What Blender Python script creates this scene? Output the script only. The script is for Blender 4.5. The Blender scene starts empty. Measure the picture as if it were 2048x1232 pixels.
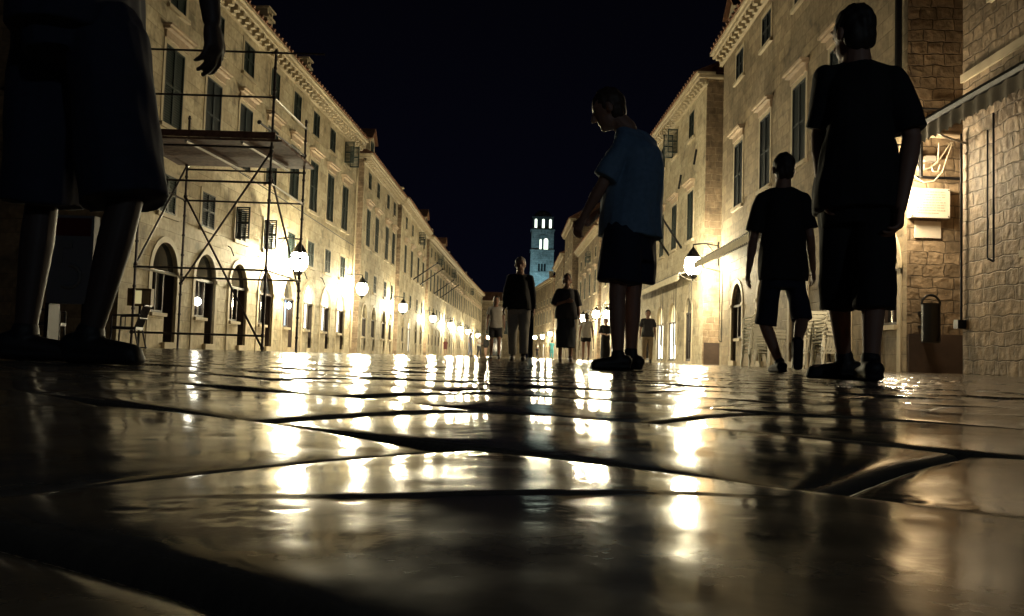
import bpy, math, random
import numpy as np
from mathutils import Vector, Matrix
random.seed(7)
PI = math.pi
SC = bpy.context.scene
COL = SC.collection
# ---------------------------------------------------------------- camera
FPX, PITCH, ROLL, CAMH = 1700.0, math.atan(98.0/1700.0), 0.031, 0.06
Fw = Vector((0, math.cos(PITCH), math.sin(PITCH)))
U0 = Vector((0, -math.sin(PITCH), math.cos(PITCH)))
R0 = Vector((1, 0, 0))
Rt = R0*math.cos(ROLL)+U0*math.sin(ROLL)
Up = U0*math.cos(ROLL)-R0*math.sin(ROLL)
cd = bpy.data.cameras.new('camera'); cam = bpy.data.objects.new('camera', cd); COL.objects.link(cam)
cd.sensor_width = 36.0; cd.lens = 36.0*FPX/2048.0; cd.clip_start = 0.02; cd.clip_end = 2000
mw = Matrix.Identity(4)
for i in range(3):
    mw[i][0] = Rt[i]; mw[i][1] = Up[i]; mw[i][2] = -Fw[i]
mw[2][3] = CAMH
cam.matrix_world = mw
SC.camera = cam
# ---------------------------------------------------------------- world, exposure
w = bpy.data.worlds.new('World'); SC.world = w; w.use_nodes = True
nt = w.node_tree; nt.nodes.clear()
wo = nt.nodes.new('ShaderNodeOutputWorld'); bg = nt.nodes.new('ShaderNodeBackground')
tc = nt.nodes.new('ShaderNodeTexCoord'); sp = nt.nodes.new('ShaderNodeSeparateXYZ'); rp = nt.nodes.new('ShaderNodeValToRGB')
nt.links.new(tc.outputs['Generated'], sp.inputs[0]); nt.links.new(sp.outputs[2], rp.inputs[0])
rp.color_ramp.elements[0].position = 0.0; rp.color_ramp.elements[0].color = (.0011, .0012, .0036, 1)
rp.color_ramp.elements[1].position = 0.45; rp.color_ramp.elements[1].color = (.0006, .0006, .0013, 1)
nt.links.new(rp.outputs[0], bg.inputs[0]); nt.links.new(bg.outputs[0], wo.inputs[0]); bg.inputs[1].default_value = 1.0
vs = SC.view_settings; vs.view_transform = 'Standard'; vs.look = 'None'; vs.exposure = 0.46; vs.gamma = 1.0
SC.render.engine = 'CYCLES'
SC.cycles.use_denoising = True
SC.cycles.max_bounces = 6; SC.cycles.diffuse_bounces = 3; SC.cycles.glossy_bounces = 4
SC.cycles.sample_clamp_indirect = 6.0
SC.cycles.caustics_reflective = False; SC.cycles.caustics_refractive = False
LAMP_L = 520.0          # radiance of the street lantern glass

def ray(px, py):
    return Rt*((px-1024)/FPX)+Up*(-(py-616)/FPX)+Fw
def at(px, py, Y):                       # the point seen at a pixel, at depth Y
    d = ray(px, py); t = Y/d.y
    return Vector((d.x*t, Y, CAMH+d.z*t))
# ---------------------------------------------------------------- materials
MATS = {}
def mat(name, col=(.5, .5, .5), rough=.6, metal=0.0, noise=None, bump=None, emis=None, spec=.5):
    if name in MATS: return MATS[name]
    m = bpy.data.materials.new(name); m.use_nodes = True; t = m.node_tree
    b = t.nodes['Principled BSDF']
    b.inputs['Base Color'].default_value = (*col, 1); b.inputs['Roughness'].default_value = rough
    b.inputs['Metallic'].default_value = metal; b.inputs['Specular IOR Level'].default_value = spec
    if noise:
        sc_, amt = noise
        g = t.nodes.new('ShaderNodeNewGeometry'); n = t.nodes.new('ShaderNodeTexNoise'); n.inputs['Scale'].default_value = sc_
        n.inputs['Detail'].default_value = 5
        t.links.new(g.outputs['Position'], n.inputs['Vector'])
        mr = t.nodes.new('ShaderNodeMapRange'); mr.inputs['From Min'].default_value = .3; mr.inputs['From Max'].default_value = .7
        mr.inputs['To Min'].default_value = 1-amt; mr.inputs['To Max'].default_value = 1+amt
        t.links.new(n.outputs['Fac'], mr.inputs['Value'])
        mx = t.nodes.new('ShaderNodeVectorMath'); mx.operation = 'SCALE'; mx.inputs[0].default_value = col
        t.links.new(mr.outputs[0], mx.inputs['Scale']); t.links.new(mx.outputs[0], b.inputs['Base Color'])
        if bump:
            bn = t.nodes.new('ShaderNodeBump'); bn.inputs['Strength'].default_value = bump; bn.inputs['Distance'].default_value = .02
            t.links.new(n.outputs['Fac'], bn.inputs['Height']); t.links.new(bn.outputs[0], b.inputs['Normal'])
    if emis:
        b.inputs['Emission Color'].default_value = (*emis[0], 1); b.inputs['Emission Strength'].default_value = emis[1]
    MATS[name] = m
    return m

def stone_mat(name, c1, c2, mortar, bw, bh, msize, bumpd, contrast=.25, rubble=False):
    m = bpy.data.materials.new(name); m.use_nodes = True; t = m.node_tree; N = t.nodes; L = t.links
    b = N['Principled BSDF']; b.inputs['Roughness'].default_value = .75; b.inputs['Specular IOR Level'].default_value = .3
    g = N.new('ShaderNodeNewGeometry'); sp = N.new('ShaderNodeSeparateXYZ'); sn = N.new('ShaderNodeSeparateXYZ')
    L.new(g.outputs['Position'], sp.inputs[0]); L.new(g.outputs['True Normal'], sn.inputs[0])
    ab = N.new('ShaderNodeMath'); ab.operation = 'ABSOLUTE'; L.new(sn.outputs[0], ab.inputs[0])
    gt = N.new('ShaderNodeMath'); gt.operation = 'GREATER_THAN'; gt.inputs[1].default_value = .6; L.new(ab.outputs[0], gt.inputs[0])
    mx = N.new('ShaderNodeMix'); L.new(gt.outputs[0], mx.inputs['Factor']); L.new(sp.outputs[0], mx.inputs['A']); L.new(sp.outputs[1], mx.inputs['B'])
    cb = N.new('ShaderNodeCombineXYZ'); L.new(mx.outputs['Result'], cb.inputs[0]); L.new(sp.outputs[2], cb.inputs[1])
    wn = N.new('ShaderNodeTexNoise'); wn.inputs['Scale'].default_value = 2.6 if rubble else 1.2; wn.inputs['Detail'].default_value = 3
    L.new(g.outputs['Position'], wn.inputs['Vector'])
    wv = N.new('ShaderNodeVectorMath'); wv.operation = 'SUBTRACT'; wv.inputs[1].default_value = (.5, .5, .5); L.new(wn.outputs['Color'], wv.inputs[0])
    ws = N.new('ShaderNodeVectorMath'); ws.operation = 'SCALE'; ws.inputs['Scale'].default_value = .15 if rubble else .03; L.new(wv.outputs[0], ws.inputs[0])
    wa = N.new('ShaderNodeVectorMath'); wa.operation = 'ADD'; L.new(cb.outputs[0], wa.inputs[0]); L.new(ws.outputs[0], wa.inputs[1])
    br = N.new('ShaderNodeTexBrick'); L.new(wa.outputs[0], br.inputs['Vector'])
    br.inputs['Color1'].default_value = (*c1, 1); br.inputs['Color2'].default_value = (*c2, 1); br.inputs['Mortar'].default_value = (*mortar, 1)
    br.inputs['Scale'].default_value = 1; br.inputs['Brick Width'].default_value = bw; br.inputs['Row Height'].default_value = bh
    br.inputs['Mortar Size'].default_value = msize; br.inputs['Mortar Smooth'].default_value = .6; br.offset = .42; br.squash = .75; br.squash_frequency = 3
    def noise(s, d, lo, hi, a, c):
        n = N.new('ShaderNodeTexNoise'); n.inputs['Scale'].default_value = s; n.inputs['Detail'].default_value = d
        L.new(g.outputs['Position'], n.inputs['Vector'])
        r = N.new('ShaderNodeMapRange'); r.inputs['From Min'].default_value = lo; r.inputs['From Max'].default_value = hi
        r.inputs['To Min'].default_value = a; r.inputs['To Max'].default_value = c; L.new(n.outputs['Fac'], r.inputs['Value']); return n, r
    n1, r1 = noise(.55, 6, .3, .7, 1-contrast, 1+contrast)
    n2, r2 = noise(7, 8, .3, .7, 1-contrast*.8, 1+contrast*.8)
    n3, r3 = noise(1.7, 5, .54, .70, 1, .55)
    mu = N.new('ShaderNodeMath'); mu.operation = 'MULTIPLY'; L.new(r1.outputs[0], mu.inputs[0]); L.new(r2.outputs[0], mu.inputs[1])
    mu2 = N.new('ShaderNodeMath'); mu2.operation = 'MULTIPLY'; L.new(mu.outputs[0], mu2.inputs[0]); L.new(r3.outputs[0], mu2.inputs[1])
    vm = N.new('ShaderNodeVectorMath'); vm.operation = 'SCALE'; L.new(br.outputs['Color'], vm.inputs[0]); L.new(mu2.outputs[0], vm.inputs['Scale'])
    L.new(vm.outputs[0], b.inputs['Base Color'])
    iv = N.new('ShaderNodeMath'); iv.operation = 'SUBTRACT'; iv.inputs[0].default_value = 1; L.new(br.outputs['Fac'], iv.inputs[1])
    ad = N.new('ShaderNodeMath'); ad.operation = 'MULTIPLY_ADD'; ad.inputs[1].default_value = .8 if rubble else .35
    L.new(n2.outputs['Fac'], ad.inputs[0]); L.new(iv.outputs[0], ad.inputs[2])
    bp = N.new('ShaderNodeBump'); bp.inputs['Distance'].default_value = bumpd; bp.inputs['Strength'].default_value = 1
    L.new(ad.outputs[0], bp.inputs['Height']); L.new(bp.outputs[0], b.inputs['Normal'])
    MATS[name] = m; return m

ashlar = stone_mat('limestone_ashlar', (.44, .385, .27), (.34, .285, .19), (.26, .215, .145), .85, .42, .007, .014, .26)
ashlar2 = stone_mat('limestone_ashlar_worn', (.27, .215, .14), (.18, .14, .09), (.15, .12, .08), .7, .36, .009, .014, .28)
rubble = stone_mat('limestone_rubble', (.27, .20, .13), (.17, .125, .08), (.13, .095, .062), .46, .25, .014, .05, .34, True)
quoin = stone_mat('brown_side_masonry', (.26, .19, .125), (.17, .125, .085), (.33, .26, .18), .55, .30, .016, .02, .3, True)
trim = mat('stone_trim', (.38, .32, .22), .7, noise=(3, .15), bump=.2)
hoodm = mat('hood_stone', (.34, .26, .18), .75, noise=(4, .2), bump=.2)
panelm = mat('brown_base_panel', (.055, .034, .024), .8, noise=(3, .3), bump=.4)
tile = mat('roof_tile', (.20, .10, .06), .85, noise=(5, .3), bump=.5)
shut = mat('dark_green_louvre', (.011, .021, .019), .5, noise=(6, .2))
shut2 = mat('grey_blue_louvre', (.016, .024, .030), .5, noise=(6, .2))
wood = mat('dark_door_wood', (.026, .016, .012), .5, noise=(8, .25), bump=.1)
glassd = mat('dark_glass', (.010, .012, .014), .06, spec=.8)
iron = mat('black_iron', (.018, .018, .02), .45, metal=.6)
lampg = mat('lantern_glass', (.9, .9, .8), .4, emis=((1.0, .875, .56), LAMP_L))
lampw = mat('lantern_glass_warm', (.9, .9, .8), .4, emis=((1.0, .80, .50), LAMP_L*.5))
shopl = mat('lit_shop_glass', (.6, .6, .5), .3, emis=((1.0, .95, .72), 5.0))
shopy = mat('lit_fanlight', (.6, .55, .4), .3, emis=((1.0, .80, .40), .55))
tvblue = mat('blue_lit_glass', (.2, .3, .5), .3, emis=((.25, .55, 1.0), .28))
steel = mat('scaffold_steel', (.06, .05, .05), .45, metal=.5, noise=(20, .4))
steell = mat('galvanised_steel', (.35, .33, .30), .35, metal=.8)
plank = mat('scaffold_board', (.16, .085, .06), .8, noise=(9, .35), bump=.3)
canvas = mat('awning_canvas', (.55, .50, .38), .85, noise=(5, .12), bump=.1)
canvasd = mat('awning_cassette', (.05, .042, .035), .6)
plaquem = mat('marble_plaque', (.56, .50, .42), .45, noise=(6, .06))
engr = mat('engraved_letters', (.30, .25, .19), .8)
plasticw = mat('white_plastic', (.62, .60, .50), .4, noise=(9, .08))
darkp = mat('black_sheet_steel', (.012, .012, .013), .4, metal=.3)
chairm = mat('dark_rattan', (.03, .025, .03), .5)
cable = mat('pale_cable', (.45, .38, .28), .5)
skin = mat('skin', (.30, .17, .12), .55)
# ---------------------------------------------------------------- mesh builder
class MB:
    def __init__(s): s.v = []; s.f = []
    def quad(s, *p):
        n = len(s.v); s.v += [tuple(q) for q in p]; s.f.append(tuple(range(n, n+len(p))))
    def hexa(s, c):                       # 8 corners: bottom ring 0-3, top ring 4-7
        n = len(s.v); s.v += [tuple(q) for q in c]
        for f in ((0, 3, 2, 1), (4, 5, 6, 7), (0, 1, 5, 4), (1, 2, 6, 5), (2, 3, 7, 6), (3, 0, 4, 7)): s.f.append(tuple(n+i for i in f))
    def box(s, a, b):
        x0, y0, z0 = a; x1, y1, z1 = b
        s.hexa([(x0, y0, z0), (x1, y0, z0), (x1, y1, z0), (x0, y1, z0), (x0, y0, z1), (x1, y0, z1), (x1, y1, z1), (x0, y1, z1)])
    def ring_loft(s, rings, cap=True):
        n0 = len(s.v); k = len(rings[0])
        for r in rings: s.v += [tuple(q) for q in r]
        for i in range(len(rings)-1):
            for j in range(k):
                a = n0+i*k+j; b = n0+i*k+(j+1) % k
                s.f.append((a, b, b+k, a+k))
        if cap:
            s.f.append(tuple(n0+j for j in range(k))[::-1]); s.f.append(tuple(n0+(len(rings)-1)*k+j for j in range(k)))
    def tube(s, p, q, r, r2=None, n=8, flat=1.0, fdir=None):
        p = Vector(p); q = Vector(q); r2 = r if r2 is None else r2
        d = (q-p).normalized()
        a = Vector((0, 0, 1)) if abs(d.z) < .9 else Vector((1, 0, 0))
        if fdir is not None: a = Vector(fdir)
        e1 = d.cross(a).normalized(); e2 = d.cross(e1).normalized()
        s.ring_loft([[c+(e1*math.cos(2*PI*j/n)+e2*math.sin(2*PI*j/n)*flat)*rr for j in range(n)] for c, rr in ((p, r), (q, r2))])
    def path(s, pts, r, n=6):
        for a, b in zip(pts, pts[1:]): s.tube(a, b, r, n=n)
    def ball(s, c, r, n=12, m=8, axes=None):
        c = Vector(c); r = Vector((r, r, r)) if not hasattr(r, '__len__') else Vector(r)
        ax = axes or (Vector((1, 0, 0)), Vector((0, 1, 0)), Vector((0, 0, 1)))
        rings = []
        for i in range(m+1):
            t = PI*(i/m); t = max(.03, min(PI-.03, t))
            rings.append([c+ax[0]*(r.x*math.sin(t)*math.cos(2*PI*j/n))+ax[1]*(r.y*math.sin(t)*math.sin(2*PI*j/n))-ax[2]*(r.z*math.cos(t)) for j in range(n)])
        s.ring_loft(rings)
    def cap(s, p, q, r, r2, n=12, sx=1.0, lat=None):   # tapered capsule with round ends; sx widens along lat
        p = Vector(p); q = Vector(q); d = (q-p); L = d.length; d = d.normalized() if L > 1e-6 else Vector((0, 0, 1))
        a = Vector(lat) if lat is not None else (Vector((1, 0, 0)) if abs(d.x) < .9 else Vector((0, 1, 0)))
        e1 = (a-d*a.dot(d)).normalized(); e2 = d.cross(e1).normalized()
        rings = []
        for k in range(5):
            t = PI/2*(1-k/4.0); t = min(t, PI/2-.05); rings.append((p-d*r*math.sin(t), r*math.cos(t)))
        for k in range(5):
            t = PI/2*(k/4.0); t = min(t, PI/2-.05); rings.append((q+d*r2*math.sin(t), r2*math.cos(t)))
        s.ring_loft([[c+(e1*math.cos(2*PI*j/n)*sx+e2*math.sin(2*PI*j/n))*rr for j in range(n)] for c, rr in rings])
    def build(s, name, m, parent=None, org=None, smooth=False, remesh=None, jig=None, smooth_it=2):
        org = Vector(org) if org is not None else (Vector(parent['_o']) if parent is not None and '_o' in parent else Vector((0, 0, 0)))
        me = bpy.data.meshes.new(name)
        me.from_pydata([(a[0]-org.x, a[1]-org.y, a[2]-org.z) for a in s.v], [], s.f); me.update()
        o = bpy.data.objects.new(name, me); COL.objects.link(o)
        if remesh:
            md = o.modifiers.new('r', 'REMESH'); md.mode = 'VOXEL'; md.voxel_size = remesh
            ms = o.modifiers.new('s', 'SMOOTH'); ms.iterations = smooth_it; ms.factor = .5
            dg = bpy.context.evaluated_depsgraph_get()
            nm = bpy.data.meshes.new_from_object(o.evaluated_get(dg)); o.modifiers.clear(); o.data = nm; nm.name = name; bpy.data.meshes.remove(me); me = nm
            smooth = True
            if jig:
                k = len(me.vertices); co = np.empty(k*3); me.vertices.foreach_get('co', co); co = co.reshape(-1, 3)
                no = np.empty(k*3); me.vertices.foreach_get('normal', no); no = no.reshape(-1, 3)
                a, fr, ph = jig
                x, y, z = co.T
                dsp = a*(np.sin(fr*(x*1.3+z*.35)+ph)+.6*np.sin(fr*1.9*(y+.4*z)+1.7*ph)+.5*np.sin(fr*.9*(z*1.2-x*.8)+2.1*ph)*np.sin(fr*.5*z+ph))
                co = co+no*dsp[:, None]; me.vertices.foreach_set('co', co.ravel())
        if smooth:
            me.polygons.foreach_set('use_smooth', [True]*len(me.polygons))
        me.materials.clear(); me.materials.append(m)
        if parent is not None: o.parent = parent
        else: o.location = org
        me.update()
        return o
def tag(o, label=None, cat=None, group=None, kind=None):
    if label: o['label'] = label
    if cat: o['category'] = cat
    if group: o['group'] = group
    if kind: o['kind'] = kind
    return o
def empty(name, loc, label=None, cat=None, group=None, rz=0):
    o = bpy.data.objects.new(name, None); COL.objects.link(o); o.location = loc; o.rotation_euler = (0, 0, rz)
    o['_o'] = tuple(loc); tag(o, label, cat, group); return o
def kids(o): return [c for c in COL.objects if c.parent == o]
def copy_tree(o, kmap=None, parent=None):
    c = o.copy(); COL.objects.link(c); c.parent = parent
    for ch in KID.get(o.name, []): copy_tree(ch, None, c)
    return c
KID = {}
def index_kids():
    KID.clear()
    for o in COL.objects:
        if o.parent is not None: KID.setdefault(o.parent.name, []).append(o)

# ================================================================ THE GROUND
def vnoise(x, y, seed):
    xi = np.floor(x).astype(np.int64); yi = np.floor(y).astype(np.int64); xf = x-xi; yf = y-yi
    def h(a, b):
        n = (a*374761393+b*668265263+seed*1442695041) & 0x7fffffff
        n = ((n ^ (n >> 13))*1274126177) & 0x7fffffff
        return ((n ^ (n >> 16)) & 0xffff)/65535.0
    sx = xf*xf*xf*(xf*(xf*6-15)+10); sy = yf*yf*yf*(yf*(yf*6-15)+10)
    return (h(xi, yi)*(1-sx)+h(xi+1, yi)*sx)*(1-sy)+(h(xi, yi+1)*(1-sx)+h(xi+1, yi+1)*sx)*sy-.5
def hsh(a, b, s):
    n = (a*73856093 ^ b*19349663 ^ s*83492791) & 0x7fffffff
    n = ((n ^ (n >> 13))*1274126177) & 0x7fffffff
    return ((n ^ (n >> 16)) & 0xffff)/65535.0-.5
ROW, LEN = .327, .507
def ground_h(x, y):
    u = .645*x+.764*y; v = .764*x-.645*y
    un = u-.024*np.exp(-((x+.085)**2+(y-.21)**2)/.012)
    wu = un+.007*vnoise(x*5, y*5, 3)+.012*vnoise(x*1.3, y*1.3, 4); wv = v+.007*vnoise(x*5, y*5, 5)+.012*vnoise(x*1.7, y*1.7, 6)
    k = np.floor((wu-.105)/ROW).astype(np.int64)
    off = np.where(k % 2 == 0, -.40, -.163)+np.where((k == 0) | (k == 1), 0, hsh(k, k*3, 11)*.22)
    j = np.floor((wv-off)/LEN).astype(np.int64)
    du = (wu-.105-k*ROW)/ROW*2-1; dv = (wv-off-j*LEN)/LEN*2-1        # -1..1 inside the slab
    eu = (1-np.abs(du))*ROW/2; ev = (1-np.abs(dv))*LEN/2
    e = np.minimum(eu, ev)
    z = -.0034*(du*du)-.0044*(dv*dv)
    cl = np.where((k >= 0) & (k <= 1), .45, 1.0)
    z += hsh(k, j, 1)*.0035*cl
    z += (hsh(k, j, 2)*.0040*du+hsh(k, j, 3)*.0050*dv)*cl
    near = (k == 0) & (j == 0)
    z = np.where(near, .001-.0017*du*du-.0022*dv*dv+.0002*du, z)
    z -= .0030*np.exp(-(e/.009)**1.4)                                      # worn, rounded edges
    z -= .0085*np.exp(-(e/.0032)**2)                                       # the joint itself
    z += .0007*vnoise(x*7, y*7, 21)+.0005*vnoise(x*19, y*19, 22)+.00016*vnoise(x*60, y*60, 23)
    z += .0042*vnoise(x*1.1, y*1.1, 24)
    yc = .376+.02*np.sin(x*14)+.004*vnoise(x*60, x*0, 31); z += .0011*np.clip((y-yc)/.004, 0, 1)*np.clip(1-(y-yc)/.10, 0, 1)*np.clip(1-np.abs(x+.0)/.13, 0, 1)**.5*(np.abs(x) < .13)
    pit = vnoise(x*150, y*150, 25)+.8*vnoise(x*9, y*9, 26); z -= .0004*np.clip(pit-.60, 0, .2)*5
    return z, e
def axis(fine, half0, ratio, end):
    a = [0.0]
    while a[-1] < end: a.append(a[-1]+max(fine, (a[-1]-half0)*ratio+fine))
    return np.array(a)
xa = axis(.004, .45, .0105, 13.5); xs = np.concatenate([-xa[::-1], xa[1:]]); xs = np.concatenate([[-70, -40, -22], xs, [22, 40, 70]])
ya = [.10]
while ya[-1] < 205: ya.append(ya[-1]+max(.0036, (ya[-1]-.45)*.0066+.0036))
ys = np.concatenate([[-30, -10, -4, -2, -1.2, -.8, -.5, -.3, -.2, -.12, -.06, -.02, .02, .05, .07, .085], ya, [260, 400]])
GX, GY = np.meshgrid(xs, ys)
GZ, GE = ground_h(GX, GY)
fade = np.clip((16-np.abs(GX))/3, 0, 1); GZ = GZ*fade
GZ = np.where(GY < .06, np.minimum(GZ, -.004), GZ)
nx, ny = len(xs), len(ys)
me = bpy.data.meshes.new('paving')
co = np.stack([GX.ravel(), GY.ravel(), GZ.ravel()], 1)
idx = np.arange(nx*ny).reshape(ny, nx)
fc = np.stack([idx[:-1, :-1], idx[:-1, 1:], idx[1:, 1:], idx[1:, :-1]], -1).reshape(-1, 4)
me.vertices.add(nx*ny); me.vertices.foreach_set('co', co.ravel().astype(np.float32))
me.loops.add(fc.size); me.loops.foreach_set('vertex_index', fc.ravel().astype(np.int32))
me.polygons.add(len(fc)); me.polygons.foreach_set('loop_start', np.arange(0, fc.size, 4, dtype=np.int32))
try: me.polygons.foreach_set('loop_total', np.full(len(fc), 4, dtype=np.int32))
except Exception: pass
me.polygons.foreach_set('use_smooth', np.ones(len(fc), dtype=bool))
me.update(); me.validate()
at_ = me.attributes.new('edge', 'FLOAT', 'POINT'); at_.data.foreach_set('value', np.clip(GE.ravel(), 0, .05).astype(np.float32))
pv = bpy.data.objects.new('paving', me); COL.objects.link(pv); pv['kind'] = 'structure'
pv['label'] = 'polished limestone slabs of the street with worn dark joints'
m = bpy.data.materials.new('polished_limestone'); m.use_nodes = True; t = m.node_tree; N = t.nodes; L = t.links; b = N['Principled BSDF']
g = N.new('ShaderNodeNewGeometry'); ea = N.new('ShaderNodeAttribute'); ea.attribute_name = 'edge'
def nz(s, d, lo, hi, a, c):
    n = N.new('ShaderNodeTexNoise'); n.inputs['Scale'].default_value = s; n.inputs['Detail'].default_value = d; L.new(g.outputs['Position'], n.inputs['Vector'])
    r = N.new('ShaderNodeMapRange'); r.inputs['From Min'].default_value = lo; r.inputs['From Max'].default_value = hi
    r.inputs['To Min'].default_value = a; r.inputs['To Max'].default_value = c; L.new(n.outputs['Fac'], r.inputs['Value']); return n, r
n1, r1 = nz(3, 6, .3, .7, .65, 1.2); n2, r2 = nz(16, 8, .35, .65, .07, .19); n3, r3 = nz(90, 6, .3, .7, .8, 1.1)
je = N.new('ShaderNodeMapRange'); je.inputs['From Min'].default_value = .002; je.inputs['From Max'].default_value = .010; L.new(ea.outputs['Fac'], je.inputs['Value'])
mm = N.new('ShaderNodeMath'); mm.operation = 'MULTIPLY'; L.new(r1.outputs[0], mm.inputs[0]); L.new(r3.outputs[0], mm.inputs[1])
vm = N.new('ShaderNodeVectorMath'); vm.operation = 'SCALE'; vm.inputs[0].default_value = (.20, .165, .12); L.new(mm.outputs[0], vm.inputs['Scale'])
mc = N.new('ShaderNodeMix'); mc.data_type = 'RGBA'; L.new(je.outputs[0], mc.inputs['Factor']); mc.inputs['A'].default_value = (.03, .024, .018, 1); L.new(vm.outputs[0], mc.inputs['B'])
L.new(mc.outputs['Result'], b.inputs['Base Color'])
mr = N.new('ShaderNodeMix'); L.new(je.outputs[0], mr.inputs['Factor']); mr.inputs['A'].default_value = .8; L.new(r2.outputs[0], mr.inputs['B']); L.new(mr.outputs['Result'], b.inputs['Roughness'])
b.inputs['IOR'].default_value = 1.55
bp = N.new('ShaderNodeBump'); bp.inputs['Distance'].default_value = .0006; bp.inputs['Strength'].default_value = .5
L.new(n2.outputs['Fac'], bp.inputs['Height'])
bp2 = N.new('ShaderNodeBump'); bp2.inputs['Distance'].default_value = .00007; bp2.inputs['Strength'].default_value = .5
n4, r4 = nz(240, 3, .3, .7, 0, 1); L.new(n4.outputs['Fac'], bp2.inputs['Height']); L.new(bp.outputs[0], bp2.inputs['Normal']); L.new(bp2.outputs[0], b.inputs['Normal'])
me.materials.append(m)

# ================================================================ BUILDINGS
class House:
    def __init__(s, name, label, P0, P1, side, H, depth=9.0, wallm=None, cat='building'):
        s.P0 = Vector((P0[0], P0[1], 0)); s.P1 = Vector((P1[0], P1[1], 0)); s.side = side; s.H = H; s.depth = depth
        s.d = (s.P1-s.P0).normalized(); s.Ls = (s.P1-s.P0).length
        n = Vector((s.d.y, -s.d.x, 0)); s.n = n if side < 0 else -n      # towards the street
        s.root = empty(name, s.P0, label, cat); s.wm = wallm or ashlar; s.cache = {}; s.op = []; s.arches = []
    def W(s, a, o, z): return s.P0+s.d*a+s.n*o+Vector((0, 0, z))
    def bx(s, mb, a0, a1, o0, o1, z0, z1):
        mb.hexa([s.W(a0, o0, z0), s.W(a1, o0, z0), s.W(a1, o1, z0), s.W(a0, o1, z0), s.W(a0, o0, z1), s.W(a1, o0, z1), s.W(a1, o1, z1), s.W(a0, o1, z1)])
    def sY(s, Y): return (Y-s.P0.y)/s.d.y
    def place(s, key, a, maker, name):
        """object built once at a=0 and copied along the facade (children too)"""
        if key not in s.cache:
            o = maker(); s.cache[key] = (o, [k for k in maker.kids]); o.location = s.d*a; return o
        o0, ks = s.cache[key]
        c = o0.copy(); COL.objects.link(c); c.location = s.d*a
        for k in ks:
            q = k.copy(); COL.objects.link(q); q.parent = c
        return c
    def window(s, a, w, z0, z1, hood=False, sh=None, state='closed', detail=1):
        s.op.append((a-w/2, a+w/2, z0, z1))
        sh = sh or shut
        def mk():
            mk.kids = []
            f = MB(); fw = .13
            for (x0, x1, y0, y1) in ((-w/2-fw, -w/2, z0-.02, z1+fw), (w/2, w/2+fw, z0-.02, z1+fw), (-w/2, w/2, z1, z1+fw)):
                s.bx(f, x0, x1, -.02, .022, y0, y1)
            o = f.build('window', trim, s.root)
            q = MB(); s.bx(q, -w/2-.18, w/2+.18, -.02, .10, z0-.14, z0-.022); k = q.build('sill', trim, o, org=s.P0); mk.kids.append(k)
            if hood:
                q = MB(); s.bx(q, -w/2-.12, w/2+.12, .0, .07, z1+fw+.003, z1+fw+.22); s.bx(q, -w/2-.2, w/2+.2, 0, .20, z1+fw+.22, z1+fw+.30)
                s.bx(q, -w/2-.25, w/2+.25, 0, .27, z1+fw+.30, z1+fw+.36)
                k = q.build('hood', hoodm, o, org=s.P0); mk.kids.append(k)
            if state == 'lit' or state == 'glass':
                q = MB(); q.quad(s.W(-w/2, -.2, z0), s.W(w/2, -.2, z0), s.W(w/2, -.2, z1), s.W(-w/2, -.2, z1))
                k = q.build('pane', shopl if state == 'lit' else glassd, o, org=s.P0); mk.kids.append(k)
                q = MB()
                s.bx(q, -.03, .03, -.19, -.14, z0, z1); s.bx(q, -w/2, w/2, -.185, -.15, (z0+z1)/2-.02, (z0+z1)/2+.02)
                k = q.build('casement', wood, o, org=s.P0); mk.kids.append(k)
            if state in ('open', 'half'):
                q = MB(); q.quad(s.W(-w/2, -.2, z0), s.W(w/2, -.2, z0), s.W(w/2, -.2, z1), s.W(-w/2, -.2, z1))
                k = q.build('pane', glassd, o, org=s.P0); mk.kids.append(k)
            if state in ('closed', 'open', 'half'):
                st_ = state
                for sg in (-1, 1):
                    state_ = 'closed' if st_ == 'closed' or (st_ == 'half' and sg*1 > 0) else 'open'
                    q = MB(); L_ = w/2-.01
                    def bb(a0, a1, t0, t1, y0, y1, sg=sg, state_=state_):
                        if state_ == 'closed':
                            s.bx(q, min(sg*a0, sg*a1), max(sg*a0, sg*a1), -.022+t0, -.022+t1, y0, y1)
                        else:                                   # swung out, at right angles to the wall
                            s.bx(q, min(sg*(w/2+.02+t0), sg*(w/2+.02+t1)), max(sg*(w/2+.02+t0), sg*(w/2+.02+t1)), .03+a0, .03+a1, y0, y1)
                    st = .05
                    bb(.005, st, 0, .04, z0, z1); bb(L_-st, L_, 0, .04, z0, z1)
                    bb(st, L_-st, 0, .04, z0, z0+st); bb(st, L_-st, 0, .04, z1-st, z1); bb(st, L_-st, .002, .038, (z0+z1)/2-.03, (z0+z1)/2+.03)
                    n = max(4, int((z1-z0)/(.075 if detail else .16)))
                    for i in range(n):
                        zz = z0+st+(z1-z0-2*st)*(i+.3)/n
                        if state_ == 'closed':
                            x0, x1 = sorted((sg*st, sg*(L_-st)))
                            q.quad(s.W(x0, -.017, zz+.03), s.W(x1, -.017, zz+.03), s.W(x1, -.0+.013, zz-.01), s.W(x0, -.0+.013, zz-.01))
                        else:
                            x = sg*(w/2+.03); q.quad(s.W(x, .03+st, zz+.03), s.W(x, .03+L_-st, zz+.03), s.W(x+sg*.02, .03+L_-st, zz-.01), s.W(x+sg*.02, .03+st, zz-.01))
                    if state_ == 'closed':
                        x0, x1 = sorted((sg*st, sg*(L_-st)))
                        q.quad(s.W(x0, -.020, z0+st), s.W(x1, -.020, z0+st), s.W(x1, -.020, z1-st), s.W(x0, -.020, z1-st))
                    k = q.build('shutter', sh, o, org=s.P0); mk.kids.append(k)
            return o
        return s.place(('w', w, z0, z1, hood, sh.name, state), a, mk, 'window')
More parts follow.
